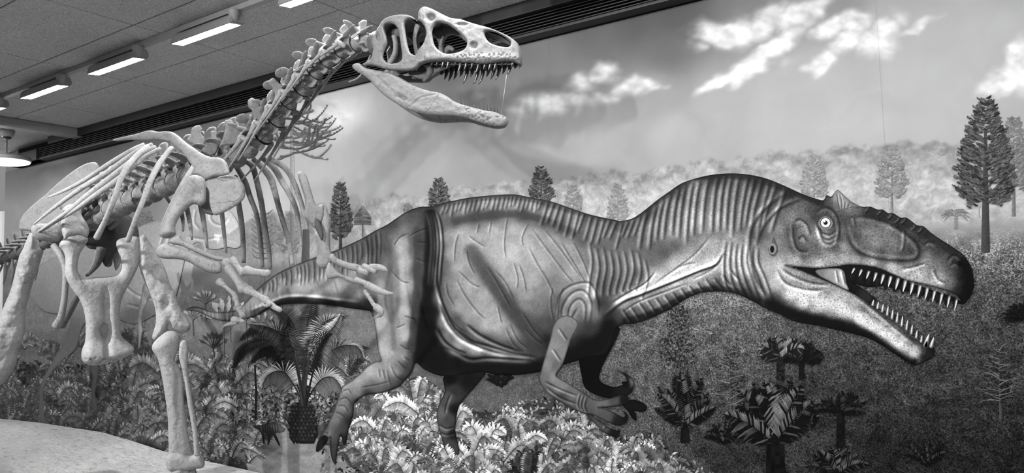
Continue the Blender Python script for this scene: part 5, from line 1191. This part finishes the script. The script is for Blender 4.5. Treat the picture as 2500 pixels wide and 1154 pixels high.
# ---------------------------------------------------------------- vertebrae
def frame(P, fwd, up=(0, 0, 1)):
    f = np.asarray(fwd, float); f /= np.linalg.norm(f); y = np.cross(up, f); y /= np.linalg.norm(y); z = np.cross(f, y)
    return Matrix(((f[0], y[0], z[0], P[0]), (f[1], y[1], z[1], P[1]), (f[2], y[2], z[2], P[2]), (0, 0, 0, 1)))
def sides(fn): return [fn(1), fn(-1)]
LAT = np.array([0, 1.0, 0])
ZZ = np.array([0, 0, 1.0])
def unit(v): v = np.array(v, float); return v / np.linalg.norm(v)
def tilt(ax, ang): return np.array(Matrix.Rotation(ang, 3, ax))
c_body = fuse('cervical_vertebra', [tube_vf([(-.054, 0, 0), (-.044, 0, 0), (0, 0, .002), (.036, 0, .004), (.054, 0, .006)], [.047, .045, .027, .038, .043], 18, 3), ell_vf((-.002, 0, .060), (.034, .030, .012)), ell_vf((0, 0, .034), (.03, .014, .03)),
    tube_vf([(.004, 0, .06), (-.008, 0, .10), (-.016, 0, .135)], [.020, .024, .034], 12, 3, (LAT, .25)), tube_vf([(.0, 0, -.03), (.02, 0, -.045), (.05, 0, -.04)], [.01, .012, .008], 8, 3, (LAT, .5))]
    + sum([[tube_vf([(-.004, .016 * s, .058), (-.034, .038 * s, .088), (-.064, .056 * s, .112)], [.018, .015, .014], 10, 3, (unit((.5, -.5 * s, .7)), .6)), ell_vf((-.070, .058 * s, .114), (.044, .029, .010), 14, 9, tilt('Y', .35) @ tilt('X', .5 * s)),
            tube_vf([(.0, .018 * s, .058), (.045, .044 * s, .062), (.086, .052 * s, .076)], [.022, .017, .011], 10, 3, (unit((0, -.3 * s, 1)), .5)), ell_vf((.084, .052 * s, .076), (.026, .017, .007), 12, 8, tilt('Y', -.4)),
            tube_vf([(-.006, .022 * s, .058), (-.008, .058 * s, .042), (-.002, .088 * s, .008)], [.030, .022, .013], 10, 3, (unit((0, .6 * s, .8)), .35)),
            tube_vf([(.03, .03 * s, -.006), (.028, .064 * s, -.020)], [.015, .011], 8, 2), tube_vf([(.0, .022 * s, .0), (0, .024 * s, .055)], [.014, .012], 8, 2)] for s in (1, -1)], []), .0038, 2)
def c_rib(s, L=.30):
    return vf_mesh('cervical_rib', tube_vf([(.030, .058 * s, -.022), (.006, .082 * s, .006), (-.02, .085 * s, -.008), (-L * .5, .088 * s, -.032), (-L, .09 * s, -.048)], [.012, .014, .011, .006, .0025], 8, 4))
rib_l, rib_r = c_rib(1), c_rib(-1)
disc = lathe_mesh('spacer_disc', [(.005, -.0022), (.0475, -.0022), (.0475, .0022), (.005, .0022)], 24)
disc.transform(Matrix.Rotation(math.pi / 2, 4, 'Y')); 
def place(name, me, M, mat, parent, root=None):
    o = obj(name, me, None, parent)
    if not me.materials: me.materials.append(mat)
    if parent is SK: o.matrix_parent_inverse = Matrix.Translation(-SK.location); o.matrix_basis = M
    else: o.matrix_basis = M
    return o
NECK = [(905, 104), (868, 108), (830, 125), (795, 150), (768, 178), (734, 218), (703, 252), (673, 294), (643, 332), (607, 362)]
NP = pY(np.array([p[0] for p in NECK], float), np.array([p[1] for p in NECK], float), YM)
for i in range(len(NP) - 1):
    a, b = NP[i + 1], NP[i]; L = np.linalg.norm(b - a); k = np.interp(i, [0, 1, 4, 8], [.78, .84, 1.0, 1.16])
    M = frame((a + b) / 2, b - a) @ Matrix.Diagonal((L / .112, k, k, 1))
    v = place('cervical_vertebra', c_body, M, M_boneN, SK)
    if i > 0:
        j = 1.0 + .1 * math.sin(i * 2.1)
        place('cervical_rib', rib_l, Matrix.Diagonal((j, 1, 1, 1)), M_bone, v); place('cervical_rib', rib_r, Matrix.Diagonal((j, 1, 1, 1)), M_bone, v)
        place('spacer_disc', disc, Matrix.Translation((.055, 0, .002)), M_disc, v)
# back vertebrae
d_body = fuse('back_vertebra', [tube_vf([(-.06, 0, 0), (-.05, 0, 0), (0, 0, .004), (.05, 0, 0), (.06, 0, 0)], [.068, .066, .040, .062, .068], 18, 3), ell_vf((0, 0, .075), (.045, .036, .04)),
    tube_vf([(0, 0, .09), (-.012, 0, .15), (-.026, 0, .235)], [.050, .050, .058], 14, 3, (LAT, .20)), tube_vf([(-.075, 0, .236), (-.03, 0, .250), (.02, 0, .246)], [.012, .018, .012], 10, 3)]
    + sum([[tube_vf([(0, .02 * s, .085), (-.006, .075 * s, .115), (-.012, .135 * s, .125)], [.046, .044, .038], 12, 3, (np.array([0, 0, 1.0]), .20)), tube_vf([(.03, .02 * s, .08), (.07, .03 * s, .095)], [.018, .014], 8, 2), tube_vf([(-.03, .02 * s, .09), (-.07, .03 * s, .10)], [.018, .014], 8, 2), ell_vf((.03, .045 * s, .05), (.018, .016, .022))] for s in (1, -1)], []), .0058, 3)
BACK = np.array([(607, 362), (572, 388), (500, 418), (431, 441), (378, 465), (284, 507), (249, 526)], float)
BP = pY(BACK[:, 0], BACK[:, 1], YM)
TAIL = np.array([(-5.02, YM, 2.07), (-5.30, YM, 2.03), (-5.62, YM, 1.985), (-5.95, YM, 1.94), (-6.4, YM, 1.88), (-6.9, YM, 1.80), (-7.5, YM, 1.72)])
SPINE = smooth(np.vstack([BP, TAIL]), 10, False)
seg = np.r_[0, np.cumsum(np.linalg.norm(np.diff(SPINE, axis=0), axis=1))]
def at_s(s): return np.array([np.interp(s, seg, SPINE[:, k]) for k in range(3)])
s_hip = seg[np.abs(SPINE[:, 0] + 4.95).argmin()]
s = 0.0; i = 0
backs = []
while s < s_hip:
    L = .118; a, b = at_s(s), at_s(s + L); k = np.interp(i, [0, 3, 9], [.86, .92, 1.08])
    v = place('back_vertebra', d_body, frame((a + b) / 2, a - b) @ Matrix.Diagonal((L / .138, k, k, 1)), M_boneB, SK); place('spacer_disc', disc, Matrix.Translation((-.066, 0, 0)) @ Matrix.Diagonal((1.4, 1.36, 1.36, 1)), M_disc, v)
    backs.append((a + b) / 2); s += L; i += 1
sac = []
while s < s_hip + .52: a, b = at_s(s), at_s(s + .13); sac.append((a, b)); s += .13
parts_s = []
for a, b in sac:
    m = (a + b) / 2; parts_s += [tube_vf([a, m, b], [.066, .055, .066], 14, 3), tube_vf([m + [0, 0, .05], m + [0, 0, .16], m + [0, 0, .30]], [.06, .055, .06], 12, 3, (LAT, .3))]
    parts_s += [tube_vf([m + [0, 0, .06], m + [0, sd * .17, .10]], [.035, .03], 10, 3) for sd in (1, -1)]
part('sacrum', fuse('sacrum', parts_s, .008, 3), M_bone3)
t_body = fuse('tail_vertebra', [tube_vf([(-.058, 0, 0), (-.05, 0, 0), (0, 0, .002), (.05, 0, 0), (.058, 0, 0)], [.056, .054, .040, .053, .056], 16, 3), ell_vf((0, 0, .055), (.036, .026, .03)), tube_vf([(0, 0, .06), (-.03, 0, .11), (-.055, 0, .165)], [.032, .024, .020], 12, 3, (LAT, .35))]
    + sum([[tube_vf([(0, .02 * sd, .03), (-.015, .08 * sd, .035), (-.03, .14 * sd, .03)], [.026, .02, .016], 10, 3, (np.array([0, 0, 1.0]), .5)), tube_vf([(.03, .015 * sd, .06), (.075, .022 * sd, .085)], [.014, .009], 8, 2)] for sd in (1, -1)], []), .0055, 3)
chev = fuse('chevron', [tube_vf([(-.06, .02 * sd, -.05), (-.075, .012 * sd, -.09), (-.09, 0, -.12)], [.010, .011, .012], 8, 3) for sd in (1, -1)] + [tube_vf([(-.088, 0, -.11), (-.115, 0, -.18), (-.15, 0, -.245)], [.014, .012, .008], 8, 3)], .0045, 2)
i = 0
while s < seg[-1] - .12:
    L = .125; a, b = at_s(s), at_s(s + L); k = 1.05 - .045 * i
    v = place('tail_vertebra', t_body, frame((a + b) / 2, a - b) @ Matrix.Diagonal((L / .135, k, k, 1)), M_boneT, SK)
    if i > 0: place('chevron', chev, Matrix.Identity(4), M_boneB, v)
    s += L; i += 1

# broad arch plates at the base of the neck
for lp, yo in (([(549, 295), (564, 292), (571, 300), (578, 312), (590, 320), (606, 322), (628, 309), (648, 285), (662, 270), (655, 287), (640, 309), (620, 325), (598, 344), (573, 352), (539, 357), (532, 369), (531, 381), (524, 381), (534, 361), (544, 334), (550, 312)], .10),
               ([(514, 322), (521, 319), (527, 322), (531, 337), (534, 354), (527, 374), (511, 379), (490, 371), (504, 354), (514, 337)], .09), ([(470, 312), (485, 305), (494, 314), (492, 325), (500, 341), (492, 364), (479, 357), (457, 344), (464, 330)], .08),
               ([(604, 250), (616, 238), (630, 252), (640, 262), (662, 258), (690, 236), (716, 210), (700, 240), (672, 268), (645, 290), (615, 312), (606, 318), (618, 292), (616, 272)], .10), ([(655, 200), (668, 190), (682, 203), (700, 208), (720, 196), (744, 170), (732, 196), (704, 222), (678, 246), (664, 256), (672, 232), (666, 216)], .10)):
    fsheet('arch_plate', lp, lp[0][0], lp[0][1] + 20, YM - yo, .009, 4, 1.4, mat=M_boneN)

# ---------------------------------------------------------------- ribs
def rib(pts, ns, rpx, mat=None):
    return ptube('rib', pts, [YM - n for n in ns], np.array(rpx) * 1.3, mat, 10, 5, flat=(np.array([0.8, -0.6, 0.0]), .6))
rib([(352, 352), (322, 366), (268, 398), (205, 440), (155, 466), (118, 481)], [.12, .18, .26, .32, .34, .34], [3.5, 4, 4.2, 4, 3, 1.4])
rib([(372, 352), (330, 372), (262, 420), (195, 462), (135, 505), (84, 546)], [.12, .18, .28, .34, .36, .36], [3.5, 4.2, 5, 4.6, 3.6, 1.6])
rib([(380, 358), (345, 374), (282, 424), (222, 470), (160, 520), (94, 565)], [.12, .18, .28, .34, .36, .36], [3.5, 4.2, 5.5, 5.5, 4.2, 2])
rib([(392, 362), (352, 384), (295, 432), (236, 474), (180, 514), (138, 540), (100, 566)], [.12, .18, .27, .33, .35, .35, .35], [3.5, 4.2, 5, 5, 4, 3, 1.6])
rib([(362, 356), (330, 384), (306, 415), (290, 450), (277, 490), (256, 540), (236, 580)], [.14, .22, .29, .33, .35, .35, .34], [4.5, 5.5, 5.5, 5, 5, 5, 6])
rib([(420, 360), (392, 395), (368, 440), (350, 488), (332, 534), (312, 588)], [.14, .22, .29, .33, .34, .33], [4.5, 5.5, 5.5, 5, 5, 5])
rib([(480, 396), (470, 412), (447, 448), (425, 488), (405, 530), (392, 560)], [.14, .2, .26, .28, .28, .26], [4.5, 5, 5, 4.6, 4, 3])
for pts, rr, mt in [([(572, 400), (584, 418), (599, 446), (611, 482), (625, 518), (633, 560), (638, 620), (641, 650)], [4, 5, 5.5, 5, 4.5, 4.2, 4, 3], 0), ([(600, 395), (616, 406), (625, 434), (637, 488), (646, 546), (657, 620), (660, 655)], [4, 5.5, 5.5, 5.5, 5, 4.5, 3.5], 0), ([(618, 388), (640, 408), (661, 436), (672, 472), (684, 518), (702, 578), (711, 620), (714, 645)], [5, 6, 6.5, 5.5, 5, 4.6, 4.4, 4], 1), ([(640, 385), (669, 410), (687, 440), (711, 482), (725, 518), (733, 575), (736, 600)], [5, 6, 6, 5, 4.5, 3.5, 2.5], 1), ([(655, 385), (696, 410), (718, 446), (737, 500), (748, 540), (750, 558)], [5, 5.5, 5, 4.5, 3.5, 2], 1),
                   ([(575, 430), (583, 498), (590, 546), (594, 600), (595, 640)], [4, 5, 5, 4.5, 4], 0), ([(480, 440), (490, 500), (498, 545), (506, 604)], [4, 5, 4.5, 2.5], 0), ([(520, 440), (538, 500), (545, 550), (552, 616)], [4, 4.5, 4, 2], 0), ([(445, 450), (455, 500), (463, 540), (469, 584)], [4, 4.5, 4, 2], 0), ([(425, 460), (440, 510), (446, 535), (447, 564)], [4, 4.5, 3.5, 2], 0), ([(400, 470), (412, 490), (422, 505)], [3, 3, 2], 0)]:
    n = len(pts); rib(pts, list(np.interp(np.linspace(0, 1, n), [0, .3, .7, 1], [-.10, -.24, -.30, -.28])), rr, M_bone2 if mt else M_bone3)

# ---------------------------------------------------------------- shoulder girdle and arms
def blade(name, loop, n_off, thick, edge, mat=None, relief=None, label=None, off=None, res=1.7, holes=()):
    nn = np.array([0.28, -0.96, 0.0]); nn /= np.linalg.norm(nn); P0 = pY(510.0, 430.0, YM - n_off)
    vf = sheet_vf([smooth(loop, 4)] + [smooth(h, 4) for h in holes], P0, nn, thick, edge, res, off, relief)
    return part(name, clean_mesh(name, vf), mat, None, label), vf
def scap_rel(P, D):
    x, y = P[:, 0], P[:, 1]; r = 1 + .3 * (fbm(x / 16, y / 16, 3, 90) - .5)
    r -= .8 * np.exp(-(((x - 528) / 18) ** 2 + ((y - 405) / 15) ** 2)); r -= .5 * np.exp(-(((x - 408) / 10) ** 2 + ((y - 336) / 7) ** 2)); return r
SCAP = [(275, 342), (292, 336), (334, 327), (366, 318), (384, 321), (416, 321), (434, 330), (451, 345), (475, 362), (496, 376), (516, 383), (537, 385), (550, 393), (556, 407), (558, 424), (543, 429), (519, 433), (505, 438), (490, 430), (472, 424), (477, 415), (463, 395), (449, 374), (425, 354), (413, 346), (387, 342), (348, 343), (313, 342), (287, 345)]
blade('shoulder_blade', SCAP, .30, .022, 12, M_bone, scap_rel, 'long pale curved shoulder blade', lambda x, y: -.10 * np.clip((460 - x) / 185, 0, 1))
CORA = [(506, 441), (534, 432), (561, 426), (578, 432), (590, 443), (597, 457), (596, 483), (581, 498), (558, 513), (534, 524), (522, 523), (513, 498), (512, 469), (505, 454)]
blade('coracoid', CORA, .30, .016, 9, M_bone, lambda P, D: 1 + .4 * (fbm(P[:, 0] / 14, P[:, 1] / 14, 3, 91) - .5), 'flat pale breast plate bone', lambda x, y: -.0009 * (x - 505))
fsheet('coracoid', [(490, 505), (505, 450), (512, 470), (514, 500), (522, 524), (505, 522), (492, 515)], 508, 500, YM - .2, .012, 5, mat=M_bone3)
HUM = [(463, 430), (484, 427), (499, 435), (503, 454), (502, 492), (490, 502), (472, 499), (454, 513), (437, 533), (428, 554), (431, 569), (422, 579), (407, 582), (393, 578), (388, 567), (396, 545), (410, 513), (425, 486), (449, 451)]
def hum_rel(P, D):
    x, y = P[:, 0], P[:, 1]; return 1 + .5 * np.exp(-(((x - 410) / 20) ** 2 + ((y - 568) / 12) ** 2)) - .45 * np.exp(-(((x - 480) / 16) ** 2 + ((y - 475) / 18) ** 2)) + .25 * (fbm(x / 14, y / 14, 3, 92) - .5)
fsheet('upper_arm_bone', HUM, 440, 500, YM - .34, .038, 17, 1.8, relief=hum_rel, label='pale upper arm bone')
YA = YM - .36
fsheet('forearm_bone', [(380, 612), (387, 600), (405, 593), (424, 600), (449, 607), (484, 622), (514, 634), (534, 638), (542, 647), (542, 662), (531, 668), (509, 665), (484, 653), (459, 639), (434, 633), (397, 631), (382, 622)], 460, 625, YA, .030, 13, 1.6, label='pale lower forearm bone')
fsheet('forearm_bone', [(412, 587), (427, 577), (439, 572), (447, 585), (472, 597), (499, 612), (524, 622), (548, 627), (553, 631), (544, 638), (524, 635), (499, 626), (472, 614), (442, 600), (420, 596)], 480, 605, YA + .05, .020, 9, 1.5, label='pale slender upper forearm bone')
def knob(name, pts, rpx, Y, mat=None, flatk=None):
    """small hand bone with swollen ends"""
    pts = np.array(pts, float); P = pY(pts[:, 0], pts[:, 1], np.full(len(pts), Y)); sc = ((P - CAM) @ FW) / FPX; R_ = np.array(rpx, float) * sc
    pr = [tube_vf(P, R_, 12, 4), ell_vf(P[0], [R_[0] * 1.12] * 3, 12, 8), ell_vf(P[-1], [R_[-1] * 1.1] * 3, 12, 8)]
    return part(name, fuse(name, pr, max(.0022, R_.mean() * .22), 2), mat)
def claw3(name, pts, rpx, Y, mat=None, seg=10):
    return ptube(name, pts, Y, rpx, mat, seg, 5, flat=(np.array([0.5, -0.86, 0]), .6))
YH = YA - .02
for nm, pts, rr in [('wrist_bone', [(552, 640), (560, 648)], [10, 9]), ('wrist_bone', [(562, 640), (570, 634)], [8, 8]),
    ('hand_bone', [(572, 638), (582, 652), (592, 664)], [9, 7, 10]), ('finger_bone', [(604, 660), (625, 664), (652, 667)], [11, 9, 9]),
    ('hand_bone', [(562, 656), (578, 680), (594, 704)], [13, 10, 13]), ('finger_bone', [(606, 708), (628, 720), (650, 733)], [11, 7.5, 9]), ('finger_bone', [(656, 738), (670, 749), (683, 756)], [7, 7, 6]),
    ('hand_bone', [(537, 688), (555, 703), (574, 720)], [9, 5, 7]), ('finger_bone', [(576, 728), (579, 738), (581, 746)], [8, 6.5, 7.5]), ('finger_bone', [(584, 754), (588, 763), (592, 770)], [7.5, 5.5, 6.5]), ('finger_bone', [(572, 780), (586, 781), (592, 784)], [8, 6, 5])]:
    knob(nm, pts, rr, YH)
claw3('finger_claw', [(660, 742), (650, 746), (638, 743)], [4.5, 4, 1], YH - .02); claw3('finger_claw', [(578, 785), (562, 790), (545, 796)], [7, 5, 1], YH)
# far arm
YF = YM + .36
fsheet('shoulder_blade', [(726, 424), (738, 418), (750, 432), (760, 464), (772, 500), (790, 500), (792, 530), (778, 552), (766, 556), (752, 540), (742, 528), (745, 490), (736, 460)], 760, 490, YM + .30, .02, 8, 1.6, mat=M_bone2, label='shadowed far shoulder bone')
fsheet('upper_arm_bone', [(776, 505), (790, 498), (801, 515), (808, 545), (806, 575), (807, 605), (812, 628), (805, 648), (790, 656), (775, 650), (772, 632), (780, 605), (782, 570), (778, 545)], 790, 580, YF, .03, 14, 1.6, mat=M_bone, label='pale far upper arm bone')
fsheet('upper_arm_bone', [(770, 530), (782, 545), (790, 570), (786, 588), (778, 575), (768, 550)], 780, 560, YF - .05, .015, 6, 1.6, mat=M_bone3)
fsheet('forearm_bone', [(803, 628), (812, 618), (825, 630), (850, 640), (875, 645), (885, 652), (878, 662), (858, 660), (830, 650), (810, 640)], 840, 642, YF, .02, 8, 1.5, label='pale far upper forearm bone')
fsheet('forearm_bone', [(795, 662), (803, 640), (815, 652), (832, 668), (852, 675), (872, 682), (876, 690), (868, 693), (850, 688), (830, 678), (812, 680), (800, 678)], 835, 672, YF - .03, .022, 9, 1.5, label='pale far lower forearm bone')
for nm, pts, rr in [('wrist_bone', [(882, 660), (896, 664)], [9, 9]), ('hand_bone', [(890, 650), (905, 656), (915, 661)], [7, 8, 7]), ('hand_bone', [(872, 684), (888, 688), (902, 696)], [8, 7, 8]), ('finger_bone', [(893, 712), (900, 722)], [6, 6]), ('finger_bone', [(903, 727), (909, 737)], [5.5, 5.5]), ('finger_bone', [(911, 741), (917, 748)], [5, 6])]: knob(nm, pts, rr, YF)
claw3('finger_claw', [(905, 652), (925, 652), (938, 656), (946, 661)], [9, 8, 6, 1.5], YF); claw3('finger_claw', [(896, 694), (920, 706), (940, 714), (960, 716)], [10, 9, 6.5, 2], YF); claw3('finger_claw', [(917, 748), (929, 758), (928, 768), (912, 776)], [9, 9, 6, 1], YF)

# ---------------------------------------------------------------- hips and legs
PUB = [(144, 596), (166, 571), (194, 571), (215, 582), (208, 599), (197, 616), (191, 637), (189, 655), (194, 668), (208, 677), (243, 675), (277, 674), (291, 665), (296, 648), (291, 623), (284, 599), (288, 585), (312, 578), (336, 578), (343, 603), (341, 637), (333, 661), (319, 689), (305, 713), (295, 741), (293, 779), (297, 818), (315, 836), (327, 848), (323, 861), (299, 875), (260, 887), (228, 892), (205, 885), (198, 869), (201, 850), (207, 834), (209, 798), (205, 759), (193, 728), (184, 717), (166, 689), (158, 665), (159, 630), (152, 609)]
def pub_rel(P, D):
    x, y = P[:, 0], P[:, 1]; mid = 250 - (y - 700) * -.05
    r = 1 - .45 * np.exp(-((x - 258 + (y - 790) * -.02) / 9) ** 2) * sst(690, 730, y) * sst(900, 850, y)
    r += .9 * sst(825, 870, y); r += .10 * (fbm(x / 14, y / 14, 3, 95) - .5); r -= .4 * (fbm(x / 6, y / 5, 2, 96) > .6) * sst(866, 878, y); return r
XP = -4.80
vf = sheet_vf([smooth(PUB, 4), smooth([(256, 791), (263, 806), (260, 824), (250, 818), (247, 802)], 4)], pX(250.0, 700.0, XP), np.array([0.94, -0.34, 0.0]), .050, 20, 1.8, None, pub_rel)
part('pubis', clean_mesh('pubis', vf), M_bone, None, 'pale forked hip bone with broad foot')
# ilia: tall plates on both sides of the sacrum
ILI = [(50, 551), (54, 533), (69, 512), (114, 474), (156, 436), (194, 408), (222, 396), (236, 398), (240, 420), (230, 450), (215, 480), (205, 505), (190, 530), (150, 556), (104, 566), (69, 563), (50, 561)]
nn = np.array([0.12, -0.99, 0.0]); nn /= np.linalg.norm(nn); vf = sheet_vf([smooth(ILI, 4)], pY(150.0, 500.0, YM - .16), nn, .02, 8, 2.0, None, lambda P, D: 1 + .4 * (fbm(P[:, 0] / 10, P[:, 1] / 20, 3, 97) - .5))
part('ilium', clean_mesh('ilium', vf), M_boneB, None, 'broad grey hip blade behind the ribs')
Vm = vf[0].copy(); Vm[:, 1] = 2 * YM - Vm[:, 1]; part('ilium', clean_mesh('ilium', (Vm, vf[1][:, ::-1])), M_bone2)
fsheet('hip_socket', [(150, 520), (160, 503), (180, 497), (197, 505), (200, 525), (212, 545), (218, 562), (212, 580), (196, 574), (170, 578), (158, 584), (150, 560)], 185, 540, YM - .24, .04, 14, 1.8, label='bright rounded hip socket bone')
fsheet('thigh_bone_head', [(76, 556), (90, 546), (115, 545), (140, 543), (152, 556), (155, 572), (145, 588), (120, 590), (95, 586), (80, 574)], 115, 566, YM - .30, .05, 14, 1.8, mat=M_bone2)
fsheet('hip_socket', [(268, 610), (275, 600), (290, 602), (298, 625), (292, 648), (282, 660), (276, 640)], 284, 630, YM + .26, .03, 8, 1.8, mat=M_bone2)
FEMN = [(66, 582), (74, 568), (87, 575), (95, 599), (104, 616), (94, 655), (80, 693), (69, 734), (63, 759), (59, 818), (45, 857), (39, 889), (20, 920), (0, 940), (-35, 945), (-62, 925), (-66, 890), (-40, 850), (-25, 810), (-8, 790), (12, 740), (28, 700), (45, 630), (55, 609)]
fsheet('thigh_bone', FEMN, 50, 720, YM - .38, .07, 30, 2.2, relief=lambda P, D: 1 + .25 * (fbm(P[:, 0] / 16, P[:, 1] / 16, 3, 98) - .5), mat=M_boneF, label='thick pale near thigh bone at the left edge')
FEMF = [(335, 590), (350, 572), (362, 584), (378, 609), (395, 637), (409, 672), (419, 706), (425, 712), (441, 751), (460, 782), (466, 795), (460, 808), (441, 814), (425, 808), (409, 808), (395, 822), (380, 831), (371, 822), (380, 787), (378, 751), (366, 720), (353, 689), (341, 658), (338, 630)]
def femf_rel(P, D):
    x, y = P[:, 0], P[:, 1]; return 1 + .3 * (fbm(x / 14, y / 14, 3, 99) - .5) - .6 * np.exp(-(((x - 405) / 10) ** 2 + ((y - 745) / 14) ** 2)) - .8 * np.exp(-(((x - 412) / 7) ** 2 + ((y - 800) / 18) ** 2))
fsheet('thigh_bone', FEMF, 400, 700, YM + .30, .055, 24, 1.8, relief=femf_rel, label='pale far thigh bone')
TIBF = [(374, 838), (393, 818), (413, 807), (433, 812), (438, 830), (434, 857), (428, 880), (440, 900), (446, 922), (449, 975), (456, 1034), (466, 1086), (472, 1104), (478, 1120), (470, 1135), (440, 1142), (412, 1140), (406, 1125), (411, 1105), (411, 1074), (409, 1015), (401, 956), (393, 909), (384, 873), (371, 853)]
def tib_rel(P, D):
    x, y = P[:, 0], P[:, 1]; return 1 + .22 * (fbm(x / 12, y / 18, 3, 100) - .5) - .35 * np.exp(-(((x - 436) / 8) ** 2 + ((y - 950) / 70) ** 2)) + .3 * np.exp(-(((x - 405) / 20) ** 2 + ((y - 840) / 22) ** 2))
fsheet('shin_bone', TIBF, 425, 980, YM + .30, .05, 22, 1.8, relief=tib_rel, label='tall pale far shin bone')
fsheet('calf_bone', [(441, 834), (456, 832), (460, 857), (458, 889), (464, 936), (474, 995), (482, 1046), (486, 1093), (488, 1111), (474, 1111), (472, 1082), (468, 1042), (458, 987), (451, 936), (441, 889), (436, 865)], 465, 970, YM + .25, .022, 8, 1.6, label='slender pale far calf bone')
fsheet('ankle_bone', [(405, 1120), (414, 1108), (440, 1106), (462, 1113), (478, 1106), (492, 1110), (500, 1124), (497, 1140), (480, 1144), (440, 1151), (413, 1149), (406, 1136)], 450, 1128, YM + .28, .05, 14, 1.6, label='rounded pale far ankle bone')
M_boneD = bone_mat('bone_cast_deep_shade', 0.06)  # near-black bone tone, deep shade put into the colour
fsheet('far_hip_shade', [(190, 480), (215, 465), (245, 480), (290, 510), (330, 540), (338, 585), (300, 600), (280, 620), (262, 650), (250, 640), (240, 612), (215, 605), (200, 580), (195, 530)], 265, 560, YM + .16, .03, 12, 2.0, mat=M_boneD, label='dark sheet standing in for the shade between the pubic arms')  # sheet shaped to the shaded hollow of the pelvis
# feet: three long foot bones and clawed toes standing on the rock
def foot(ax, ay, az, nameY):
    g = ground_z(ax + .3, ay)
    for k, sp_ in ((-1, -.06), (0, 0), (1, .06)):
        kx = ax + .16; kz = ground_z(kx, ay + sp_ * 1.6) + .045
        P = np.array([(ax, ay + sp_ * .7, az), (ax + .05, ay + sp_, (az + kz) / 2), (kx, ay + sp_ * 1.6, kz)])
        part('foot_bone', fuse('foot_bone', [tube_vf(P, [.036, .026, .034], 12, 4), ell_vf(P[0], (.042, .038, .032)), ell_vf(P[-1], (.042, .038, .036))], .007, 2))
        x = kx + .07; ang = k * .28
        for j in range(3):
            L = .085 - .012 * j; x2 = x + L * math.cos(ang); y1 = ay + sp_ * 1.6 + (x - kx) * math.tan(ang); y2 = ay + sp_ * 1.6 + (x2 - kx) * math.tan(ang); r = .027 - .004 * j
            z1 = ground_z(x, y1) + r; z2 = ground_z(x2, y2) + r
            part('toe_bone', fuse('toe_bone', [tube_vf([(x, y1, z1), ((x + x2) / 2, (y1 + y2) / 2, (z1 + z2) / 2), (x2, y2, z2)], [r, r * .75, r], 10, 3), ell_vf((x, y1, z1), (r * 1.1,) * 3), ell_vf((x2, y2, z2), (r * 1.1,) * 3)], .006, 2)); x = x2 + .022
        y1 = ay + sp_ * 1.6 + (x - kx) * math.tan(ang); z1 = ground_z(x, y1)
        part('toe_claw', vf_mesh('toe_claw', tube_vf([(x, y1, z1 + .022), (x + .045, y1 + .04 * math.tan(ang), z1 + .032), (x + .095, y1 + .09 * math.tan(ang), z1 + .006)], [.02, .015, .003], 10, 4)))
A = pY(448.0, 1150.0, YM + .28); foot(A[0], A[1], A[2], 0)
# near lower leg, left of the picture
K = pY(-40.0, 930.0, YM - .38); An = np.array([K[0] - .42, K[1], 0.66])
part('shin_bone', fuse('shin_bone', [tube_vf([K + [0, 0, -.02], (K + An) / 2, An], [.075, .05, .06], 14, 5), ell_vf(K + [0, 0, -.03], (.09, .075, .06)), ell_vf(An, (.06, .075, .05))], .009, 3))
part('calf_bone', fuse('calf_bone', [tube_vf([K + [-.03, -.09, -.03], (K + An) / 2 + [0, -.08, 0], An + [0, -.07, 0]], [.035, .018, .024], 10, 5)], .006, 2))
foot(An[0], An[1], An[2] - .03, 0)
# ischia: rods behind the pubis
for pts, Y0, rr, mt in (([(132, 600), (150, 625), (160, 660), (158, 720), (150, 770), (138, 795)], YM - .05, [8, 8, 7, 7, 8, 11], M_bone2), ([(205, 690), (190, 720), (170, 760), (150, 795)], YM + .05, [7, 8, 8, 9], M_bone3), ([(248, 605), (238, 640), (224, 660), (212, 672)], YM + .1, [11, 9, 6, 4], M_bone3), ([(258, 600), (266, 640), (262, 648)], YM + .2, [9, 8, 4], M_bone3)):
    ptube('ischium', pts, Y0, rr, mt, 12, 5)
